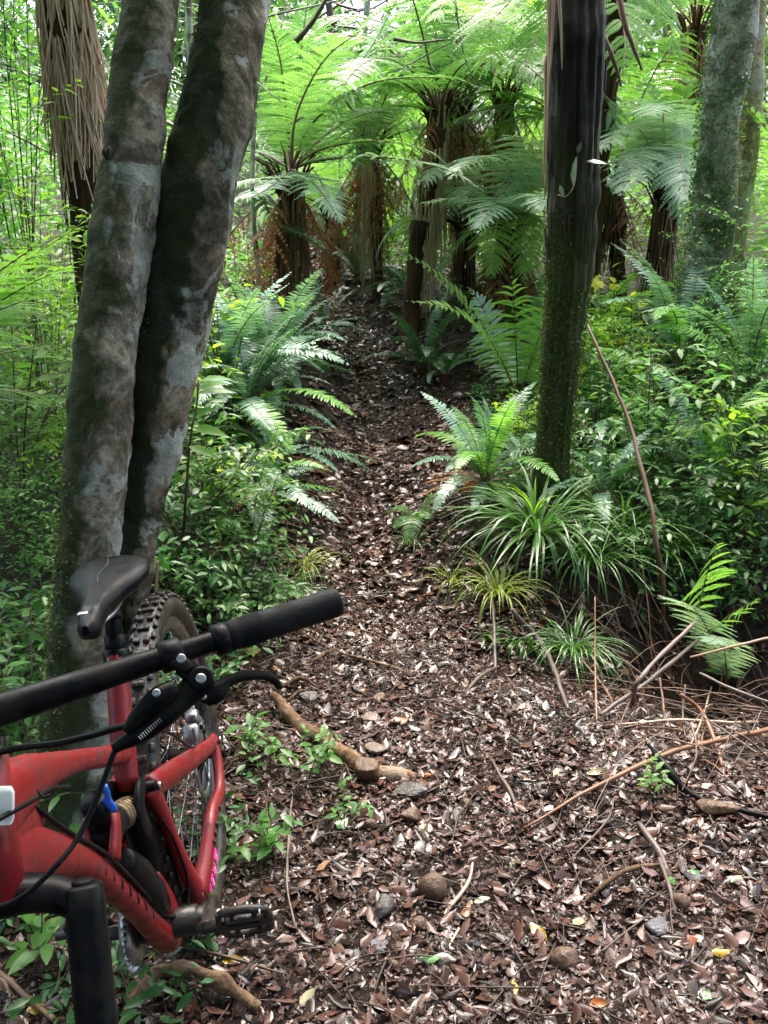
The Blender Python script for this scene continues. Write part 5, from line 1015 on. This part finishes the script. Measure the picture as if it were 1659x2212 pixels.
# thin bare trees and vines against the light
for i, (u0, v0, u1, v1, y, r_, lab) in enumerate([
  (770, 330, 700, -60, 11, .05, 'thin crooked tree against the white sky, top centre'), (410, 250, 405, -60, 5.4, .028, 'straight grey pole sized trunk seen between the twin trunks'), (560, 480, 575, -40, 6.0, .02, 'slender pale vine stem just right of the twin trunks'),
  (1020, 300, 1010, -60, 10, .05, 'thin tree behind the tan skirted fern'), (880, 200, 925, -60, 9, .03, 'thin leaning pale stem crossing the bright gap'), (1410, 560, 1440, -60, 9, .07, 'dim trunk between the black and mottled trunks'),
  (660, 300, 690, -60, 12, .06, 'dim forked tree behind the left tree fern')]):
    b = aty(u0, v0, y); b[2] = float(hgt(b[0], y)); t_ = aty(u1, v1, y); tr = thing('slender_tree', lab, 'tree', b, 'slender trees against the light'); mb = MB()
    C_ = spline([b, b * .5 + t_ * .5 + np.array([rng.normal(0, .1), 0, 0]), t_], 20); tube(mb, C_, [r_, r_ * .6], 8, rough=r_ * .2, rf=12); mb.build('trunk', 'bark_pale' if i in (1, 2, 4) else 'twig', tr)
    for j in range(7):
        mb = MB(); p = C_[int(rng.integers(7, 19))]; d = nrm((rng.normal(0, 1), rng.normal(0, .4), rng.uniform(-.1, .8))); l = rng.uniform(.5, 1.4); q = spline([p, p + d * l * .5 + rng.normal(0, .08, 3), p + d * l + rng.normal(0, .15, 3)], 8); tube(mb, q, [r_ * .35, .004], 5); tube(mb, spline([q[4], q[4] + rdir(1)[0] * l * .4], 4), [r_ * .15, .003], 4); mb.build('branch', 'bark_pale' if i in (1, 2, 4) else 'twig', tr)
for i, (pts, r_, lab) in enumerate([
  (((600, 280, 6), (760, 200, 6.2), (900, 130, 6.4), (1000, 78, 6.5)), .010, 'long pale twig crossing the bright gap from lower left to upper right'),
  (((640, 90, 5), (680, 40, 5), (720, -30, 5)), .018, 'mossy dark branch at the top, right of the twin trunks'), (((850, 84, 6), (900, 92, 6), (960, 86, 6)), .010, 'short dark bent twig below the top centre fronds'),
  (((980, -20, 6), (1000, 110, 6), (1030, 190, 6)), .006, 'fine hanging vine in front of the high fronds')]):
    mb = MB(); tube(mb, spline([aty(*p) for p in pts], 20), [r_, r_ * .5], 6, rough=r_ * .3, rf=15); solo(mb, 'hanging_branch', 'bark_pale' if i in (0, 3) else 'twig', lab, 'branch', 'bare twigs in the bright gap', aty(*pts[0]))

# ---------------------------------------------------------------- sticks and stalks
def stick(pts, r, mt, label, name='fallen_stick', cat='stick', group='fallen sticks and stalks', k=8, rough=.0, n=24, mossy=False):
    P = [np.asarray(p, float) for p in pts]; r = [x * (.72 if x < .011 else .85) for x in r] if name != 'fallen_log' else r; C_ = spline(P, n); C_ = C_ + np.stack([noise(C_, 9, q) for q in range(3)], 1) * max(r) * .8; mb = MB(); tube(mb, C_, r, k, rough=max(rough, max(r) * .22), rf=26); return solo(mb, name, mt, label, cat, group, P[0])
M['log'] = barkm('peeled_log', (.24, .15, .09), (.06, .036, .022), (.45, .34, .25), .08, (.2, .12, .07), .05, None)
stick([g(588, 1540, .035), g(650, 1582, .03), g(740, 1634, .025), g(800, 1672, .02), g(885, 1700, .01)], [.014, .026, .025, .028, .022], 'log', 'pale peeled log lying against the brown stone, the thickest wood on the track', 'fallen_log', 'log', None, 16, .006)
stick([g(1130, 1800, .01), g(1260, 1742, .03), g(1400, 1682, .04), g(1530, 1640, .05), g(1700, 1595, .05)], [.004, .008, .010, .009, .010], 'orange_stipe', 'long orange brown stalk lying diagonally at the right', 'fern_stalk', 'stalk')
stick([g(1402, 1640, .04), g(1425, 1680, .04), g(1480, 1725, .02), g(1560, 1758, .015), g(1720, 1800, .02)], [.008, .013, .012, .011, .008], 'black', 'glossy black curved stalk under the long orange one', 'fern_stalk', 'stalk')
stick([at(1105, 1320, 3.25), g(1170, 1430, .06), g(1232, 1540, .01)], [.011, .012, .009], 'grey_stipe', 'grey stalk leaning from the grass to the edge of the hollow', 'fern_stalk', 'stalk')
stick([at(1050, 1245, 3.5), g(1062, 1350, .06), g(1068, 1465, .01)], [.010, .010, .008], 'grey_stipe', 'pale upright stalk left of the leaning grey one', 'fern_stalk', 'stalk')
stick([at(1287, 1290, 3.15), at(1286, 1420, 3.0), g(1291, 1565, .0)], [.003, .0045, .005], 'orange_stipe', 'thin orange stalk standing in front of the black hollow', 'fern_stalk', 'stalk')
stick([at(1500, 1345, 3.05), at(1430, 1410, 2.95), at(1375, 1475, 2.85), g(1362, 1530, .02)], [.009, .010, .012, .012], 'grey_stipe', 'bent grey stalk rising from the hollow toward the sheen painted frond', 'fern_stalk', 'stalk')
stick([at(1520, 1370, 3.15), at(1440, 1440, 3.0), g(1300, 1560, .02)], [.008, .010, .009], 'grey_stipe', 'straight grey stalk crossing behind the bent one', 'fern_stalk', 'stalk')
stick([g(1310, 1575, .01), g(1420, 1582, .04), g(1530, 1590, .05), g(1630, 1592, .05)], [.003, .006, .007, .007], 'stipe', 'thin light stalk lying level above the long orange one', 'fern_stalk', 'stalk')
stick([at(1470, 1500, 2.75), g(1510, 1590, .08), g(1560, 1670, .01)], [.008, .009, .009], 'orange_stipe', 'short orange stalk slanting down to the long orange one', 'fern_stalk', 'stalk')
stick([at(1480, 1480, 2.85), at(1475, 1540, 2.8), g(1480, 1600, .0)], [.004, .005, .004], 'grey_stipe', 'thin upright stalk left of the short orange one', 'fern_stalk', 'stalk')
stick([at(1425, 1465, 2.95), at(1432, 1530, 2.85), g(1430, 1640, .0)], [.006, .006, .005], 'stipe_dark', 'dark upright stalk in the middle of the hollow', 'fern_stalk', 'stalk')
stick([at(1510, 1455, 2.9), at(1590, 1490, 2.8), at(1700, 1530, 2.75)], [.006, .007, .006], 'grey_stipe', 'stalk slanting down to the right edge over the hollow', 'fern_stalk', 'stalk')
stick([at(1490, 1420, 2.95), at(1590, 1395, 2.9), at(1700, 1370, 2.9)], [.005, .006, .006], 'stipe', 'light stalk rising to the right edge over the hollow', 'fern_stalk', 'stalk')
stick([at(1600, 1540, 2.6), g(1625, 1615, .01)], [.004, .005], 'stipe', 'short pale stalk standing at the right edge', 'fern_stalk', 'stalk')
stick([at(1262, 690, 3.9), at(1340, 860, 3.7), at(1395, 1040, 3.5), at(1420, 1180, 3.4), g(1440, 1400, .0)], [.008, .010, .012, .012, .010], 'stipe_dark', 'long dark stem leaning from the black trunk down to the hollow', 'dead_stem', 'stem', None)
stick([at(1322, -40, 3.6), at(1355, 60, 3.6), at(1390, 150, 3.65)], [.016, .013, .008], 'stipe_dark', 'thick dark dead stalk hanging at the top, right of the black trunk', 'dead_stem', 'stem', None)
stick([at(1300, 60, 3.7), at(1325, 120, 3.7), at(1345, 185, 3.75)], [.013, .011, .006], 'stipe_dark', 'shorter dark dead stalk hanging beside the black trunk', 'dead_stem', 'stem', None)
stick([at(342, 1210, 2.6), at(338, 1290, 2.6), at(336, 1400, 2.6)], [.006, .007, .006], 'stipe_dark', 'black upright stem between the twin trunks and the rear tyre', 'dead_stem', 'stem', None)
stick([g(640, 1372, .02), g(720, 1418, .02), g(800, 1440, .02), g(900, 1468, .02)], [.004, .006, .007, .004], 'log', 'wavy pale root crossing the track right of the brake lever', 'root', 'root', 'pale roots on the track', 6, .004)
stick([g(655, 1450, .01), g(715, 1418, .02), g(760, 1412, .02)], [.004, .005, .003], 'log', 'short pale root forking from the wavy one', 'root', 'root', 'pale roots on the track', 6, .004)
stick([g(610, 1490, .01), g(650, 1480, .02), g(690, 1495, .01)], [.004, .007, .004], 'log', 'small arched root below the tip of the brake lever', 'root', 'root', 'pale roots on the track', 6, .004)
stick([g(620, 1522, .01), g(655, 1508, .02), g(700, 1520, .01)], [.004, .006, .004], 'log', 'small arched root nearest the pale log', 'root', 'root', 'pale roots on the track', 6, .004)
stick([g(850, 1268, .01), g(820, 1220, .02), g(822, 1170, .01)], [.004, .005, .003], 'log', 'thin curved root lying up the track', 'root', 'root', 'pale roots on the track', 6, .004)
stick([g(1258, 1962, .005), g(1320, 1920, .03), g(1370, 1895, .03), g(1432, 1880, .02)], [.004, .008, .008, .005], 'log', 'light brown branch in the lower right, pointing at the green leaf', k=8, rough=.003)
stick([g(1420, 1870, .02), g(1440, 1940, .03), g(1458, 1985, .01)], [.009, .008, .006], 'grey_stipe', 'short grey stick beside the lower right green leaf')
stick([g(700, 2020, .004), g(745, 1980, .02), g(790, 1960, .02)], [.003, .003, .002], 'twig', 'dark twig left of the dark angular stone')
stick([g(632, 1740, .02), g(624, 1830, .02), g(622, 1930, .02), g(636, 2020, .01)], [.004, .005, .005, .003], 'grey_stipe', 'knobbly upright twig lying right of the pedal', rough=.002)
stick([g(960, 1990, .01), g(1010, 1925, .02), g(1020, 1870, .01)], [.005, .006, .004], 'stipe', 'fibrous tan stalk right of the round brown stone')
stick([g(1060, 1650, .02), g(1075, 1690, .03), g(1100, 1720, .02), g(1120, 1770, .01)], [.004, .007, .008, .004], 'twig', 'dark curved twig in the middle of the clearing')
stick([g(1230, 1880, .02), g(1310, 1790, .02), g(1325, 1740, .01)], [.003, .004, .003], 'twig', 'thin dark twig below the long orange stalk')
stick([g(1380, 1800, .02), g(1425, 1870, .02), g(1450, 1930, .01)], [.010, .012, .008], 'grey_stipe', 'frayed grey stalk pointing down at the lower right pebble')
stick([g(955, 2075, .005), g(990, 2030, .02)], [.004, .004], 'stipe', 'short straight stick right of the flat pale stone')
stick([g(780, 2100, .005), g(900, 2080, .02), g(980, 2090, .01)], [.003, .003, .002], 'twig', 'thin dark twig below the flat pale stone')
stick([g(1300, 2080, .02), g(1400, 2000, .02)], [.004, .003], 'twig', 'thin straight twig at the lower right')
stick([g(260, 2250, .02), g(300, 2190, .05), g(380, 2158, .06), g(470, 2160, .04), g(565, 2185, .01)], [.012, .020, .021, .018, .012], 'log', 'thick arched tan root at the bottom edge beside the fork', 'root', 'root', None, 14, .008)
stick([g(330, 2060, .02), g(480, 2085, .02), g(620, 2120, .01)], [.003, .005, .003], 'twig', 'dark twig lying between the frame and the arched root')
stick([g(0, 2130, .02), g(60, 2180, .02), g(120, 2240, .02)], [.008, .008, .007], 'stipe_dark', 'dark stick in the bottom left corner')
stick([at(1180, 1210, 3.9), g(1100, 1420, .02)], [.005, .003], 'stipe_dark', 'thin dead stem among the grass right of the track')
stick([g(1010, 1500, .01), g(1040, 1480, .03), g(1075, 1455, .02)], [.009, .010, .007], 'twig', 'short thick dark stick near the foot of the pale stalk')
for i, (a, b_, mt) in enumerate((((1380, 1500), (1330, 1590), 'stipe_dark'), ((1530, 1540), (1480, 1640), 'stipe'), ((1620, 1450), (1560, 1560), 'stipe_dark'), ((1250, 1480), (1340, 1560), 'stipe_dark'), ((1560, 1400), (1650, 1480), 'grey_stipe'), ((1330, 1460), (1400, 1550), 'stipe_dark'), ((1500, 1600), (1659, 1650), 'twig'), ((1380, 1640), (1480, 1590), 'twig'))):
    stick([g(*a, .10 * (i % 2)), g((a[0] + b_[0]) / 2 + 6, (a[1] + b_[1]) / 2, .06), g(*b_, .01)], [.005, .005, .003], mt, 'one of the criss crossed dead stalks littering the dark hollow at the right', 'fern_stalk', 'stalk', 'criss crossed stalks in the hollow')
# ---------------------------------------------------------------- stones
def stone(u, v, size, mt, label, sq=(1, .85, .7), seed=0, ang=0, edge=.0, sink=.20):
    r = np.random.default_rng(seed); n, k = 18, 26; th = np.linspace(0, pi, n); ph = np.arange(k) / k * 2 * pi
    V = np.stack([np.sin(th)[:, None] * np.cos(ph), np.sin(th)[:, None] * np.sin(ph), np.cos(th)[:, None] + 0 * ph], -1)
    if edge:      # broken faces: clip against random planes
        for _ in range(14):
            d = nrm(r.normal(0, 1, 3)); c_ = r.uniform(.32, .72); over = np.maximum((V @ d) - c_, 0); V = V - over[..., None] * d * edge
    V = V * (1 + .10 * noise(V, 1.6, seed % 4) + .02 * noise(V, 6, 1))[..., None] * np.array(sq) * size
    c, s_ = cos(ang), sin(ang); V = V @ np.array([[c, s_, 0], [-s_, c, 0], [0, 0, 1]]); p = g(u, v + 8); p = p + Z * size * sq[2] * (1 - 2 * sink) + np.array([0, size * .4, 0])
    mb = MB(); i = np.arange(n - 1)[:, None] * k; j = np.arange(k)[None]; mb.add(V + p, np.stack([i + j, i + k + j, i + k + (j + 1) % k, i + (j + 1) % k], -1)); solo(mb, 'stone', mt, label, 'stone', 'stones on the track', p, smooth=not edge or edge < .9)
for a in [(935, 1940, .034, 'stone_tan', 'round brown stone in the lower middle, roundest on the track', (1, .9, 1.0), 1, .3, .0), (832, 1975, .040, 'stone_grey', 'dark angular stone left of the round brown one', (1, .8, .75), 2, .5, .8), (905, 2008, .018, 'stone_tan', 'small pink brown pebble below the round brown stone', (1, .9, .8), 3, 0, 0),
  (822, 2060, .032, 'stone_blue', 'flat pale blue grey stone below the dark angular one', (1, .8, .35), 4, .8, .7), (785, 1690, .060, 'stone_brown', 'big brown stone propping up the pale log', (1, .9, .75), 5, .2, .85), (895, 1720, .055, 'stone_grey', 'dark flat stone right of the big brown one', (1.1, .7, .5), 6, -.5, .9),
  (790, 1562, .040, 'stone_pale', 'flat tan stone above the pale log, half way to the orange leaf', (1.1, .8, .4), 7, -.3, .9), (812, 1628, .038, 'stone_pale', 'pinkish stone touching the upper side of the log', (1.1, .8, .5), 8, 0, .5), (888, 1785, .036, 'stone_tan', 'brown stone below the dark flat one', (1, .8, .8), 9, .6, .7),
  (800, 1790, .020, 'stone_brown', 'small brown pebble left of the brown stone', (1, .9, .9), 10, 0, .4), (1220, 2095, .034, 'stone_tan', 'round tan stone near the bottom right', (1, .85, .85), 11, .4, .2), (1472, 1965, .026, 'stone_tan', 'brown pebble below the lower right green leaf', (1, .9, .85), 12, 0, .3),
  (1078, 1600, .030, 'stone_tan', 'brown cracked stone in the middle right of the clearing', (.9, .8, .8), 13, .2, .8), (1425, 2010, .034, 'stone_blue', 'mossy blue grey stone left of the lower right pebble', (1, .8, .5), 14, .3, .7), (858, 1418, .050, 'stone_tan', 'flattish stone lying high on the track, beyond the roots', (1.1, .8, .45), 15, .4, .7),
  (868, 1288, .040, 'stone_tan', 'stone lying on the track beyond the handlebar grip', (1.1, .7, .5), 16, .2, .8), (838, 1362, .026, 'stone_pale', 'small pale stone right of the grip', (1, .9, .6), 17, 0, .7), (668, 1508, .036, 'stone_grey', 'grey stone beside the arched roots', (1.1, .9, .5), 18, 0, .6), (815, 1515, .044, 'stone_brown', 'flat brown stone above the flat tan one', (1.1, .8, .35), 19, .7, .7),
  (1550, 1765, .06, 'stone_brown', 'muddy flat stone at the right edge under the black stalk', (1.3, .8, .4), 20, -.2, .6), (810, 1200, .04, 'stone_tan', 'half buried stone in the track by the small drooping fern', (1.1, .8, .4), 21, 0, .7), (735, 700, .11, 'stone_blue', 'wet shining stone up the track beside the dim ferns', (1.2, .8, .3), 22, 0, .6), (770, 690, .08, 'stone_blue', 'second wet stone up the track, the smaller one', (1.2, .8, .35), 23, .4, .6),
  (745, 2010, .018, 'stone_tan', 'pebble left of the dark angular stone', (1, .9, .5), 24, 0, .5), (1010, 1740, .02, 'stone_brown', 'small pebble above the fibrous tan stalk', (1, .8, .7), 25, 0, .5), (770, 2070, .014, 'stone_blue', 'tiny pale pebble touching the flat blue grey stone', (1, .9, .7), 26, 0, .3), (850, 2095, .016, 'stone_tan', 'tiny tan pebble below the flat blue grey stone', (1, .9, .7), 27, 0, .3)]:
    u, v, sz, mt, lab, sq, sd_, ang, ed = a; stone(u, v, sz, mt, lab, sq, sd_, ang, ed)
# ---------------------------------------------------------------- single leaves that stand out
LC = dict(orange=(.36, .11, .02), tan=(.30, .15, .07), green=(.05, .24, .03), pale=(.34, .31, .18), yellow=(.45, .27, .015), lgreen=(.13, .30, .10), pink=(.22, .125, .095), rust=(.32, .09, .03), purple=(.2, .12, .12))
for k_, c_ in LC.items(): M['leaf_' + k_] = leafm(k_ + '_fallen_leaf', [(0, tuple(x * .7 for x in c_)), (1, tuple(min(1, x * 1.25) for x in c_))], .28, .1, (1.1, 1, .8), .7, 40)
for i, (u, v, L_, c_, a, lab) in enumerate([
  (862, 1568, .075, 'orange', 0.1, 'wide orange leaf above the dark flat stone'), (545, 1422, .085, 'tan', -.3, 'big tan leaf under the handlebar grip'), (1450, 1917, .055, 'green', 1.3, 'fresh shining green leaf at the lower right'), (1290, 1685, .075, 'pale', .2, 'long pale leaf above the long orange stalk'),
  (1160, 2030, .06, 'yellow', -1.0, 'curled yellow leaf left of the round tan stone'), (1108, 2150, .055, 'yellow', 1.5, 'yellow leaf near the bottom edge'), (930, 2093, .055, 'lgreen', -.2, 'light green leaf below the pebbles'), (665, 2180, .055, 'pale', .9, 'pale leaf near the bottom, right of the arched root'), (1040, 1958, .045, 'pale', .3, 'small oval pale leaf right of the round brown stone'),
  (915, 1800, .05, 'pale', .8, 'pale yellow leaf on the brown stone'), (1200, 1680, .04, 'yellow', 1.2, 'small yellow leaf above the long pale one'), (925, 1685, .04, 'orange', -.4, 'small orange leaf beside the dark flat stone'), (1330, 1640, .045, 'pale', .4, 'pale leaf left of the black curved stalk top'), (1525, 1710, .05, 'rust', .3, 'rusty leaf over the black curved stalk'),
  (1060, 1720, .06, 'pink', 1.3, 'pinkish broad leaf in the middle of the clearing'), (740, 1795, .06, 'lgreen', .9, 'light green leaf left of the small brown pebble'), (780, 1500, .06, 'orange', .1, 'orange brown leaf beyond the flat tan stone'), (1500, 1895, .045, 'lgreen', -.2, 'light green leaf right of the fresh green one'), (1590, 1915, .05, 'pale', .5, 'pale leaf at the right edge, lower down'),
  (1290, 2180, .045, 'orange', .2, 'orange leaf at the bottom edge'), (1555, 1255 + 820, .05, 'yellow', .1, 'yellow leaf at the lower right edge'), (1520, 2170, .06, 'lgreen', -.3, 'green leaf in the bottom right corner'), (1130, 1535, .045, 'tan', .6, 'tan leaf below the leaning grey stalk'), (1005, 1985, .06, 'tan', 1.1, 'tan leaf right of the pink brown pebble'), (830, 1690, .04, 'rust', .6, 'rusty leaf touching the big brown stone'),
  (600, 1460, .04, 'orange', .3, 'small orange leaf near the brake lever tip'), (985, 1585, .05, 'pink', -.4, 'pinkish leaf between the orange leaf and the cracked stone'), (1390, 1760, .05, 'pink', .8, 'pinkish leaf below the long orange stalk'), (500, 2090, .05, 'yellow', .2, 'yellow leaf above the arched root'), (620, 2050, .06, 'pink', .1, 'pinkish leaf right of the bottom bracket'), (85, 2200, .05, 'yellow', .2, 'yellow leaf in the bottom left corner'),
  (1345, 2090, .06, 'pink', .6, 'pinkish leaf right of the round tan stone'), (1250, 2010, .05, 'pale', .5, 'pale leaf above the round tan stone'), (1480, 2050, .07, 'rust', .2, 'large rusty leaf below the blue grey stone'), (1110, 1880, .05, 'pale', 1.0, 'pale leaf in the centre of the lower clearing'), (1185, 1760, .045, 'purple', .4, 'dark purple leaf beside the long orange stalk'), (455, 2140, .045, 'lgreen', .1, 'light green leaf on the arched root'),
  (740, 1990, .05, 'pink', .3, 'pinkish leaf left of the tan pebble'), (700, 1890, .05, 'tan', .7, 'tan leaf between the twig and the round stone'), (1600, 2050, .07, 'pink', .5, 'pink brown leaf at the right edge near the bottom')]):
    L_ *= .82; p = g(u, v, .016); mb = MB(); d = np.array([[cos(a), sin(a), .12]]); leaves(mb, p[None] - d * L_ / 2, d, nrm(np.array([[rng.normal(0, .2), -.35, 1]])), np.array([L_]), np.array([L_ * rng.uniform(.42, .6)]), rng.uniform(-.6, .6), 0, rng.uniform(-.2, .4)); mb.v[-1] += rng.normal(0, L_ * .045, mb.v[-1].shape)
    solo(mb, 'fallen_leaf', 'leaf_' + c_, lab, 'leaf', 'single leaves on the litter', p)
print('debris ok')


mb = MB()
for i in range(270):
    x, y = rng.uniform(.75, 2.3), rng.uniform(2.2, 3.7); a = rng.uniform(0, 2 * pi); l = rng.uniform(.1, .5); d = np.array([cos(a), sin(a), 0]); p = gz(x, y, rng.uniform(.0, .12)); q = p + d * l; q[2] = float(hgt(q[0], q[1])) + rng.uniform(0, .10)
    tube(mb, spline([p, (p + q) / 2 + Z * rng.uniform(-.02, .06) + rdir(1)[0] * .03, q], 5), [rng.uniform(.0015, .0045), .0012], 4, int(rng.integers(2)), cap=False)
o = mb.build('dead_tangle', ['stipe_dark', 'grey_stipe']); o['kind'] = 'stuff'; tag(o, 'tangle of thin dead fern stalks filling the dark hollow at the right', 'dead stalks')
S.cycles.use_denoising = True
#@@NEXT
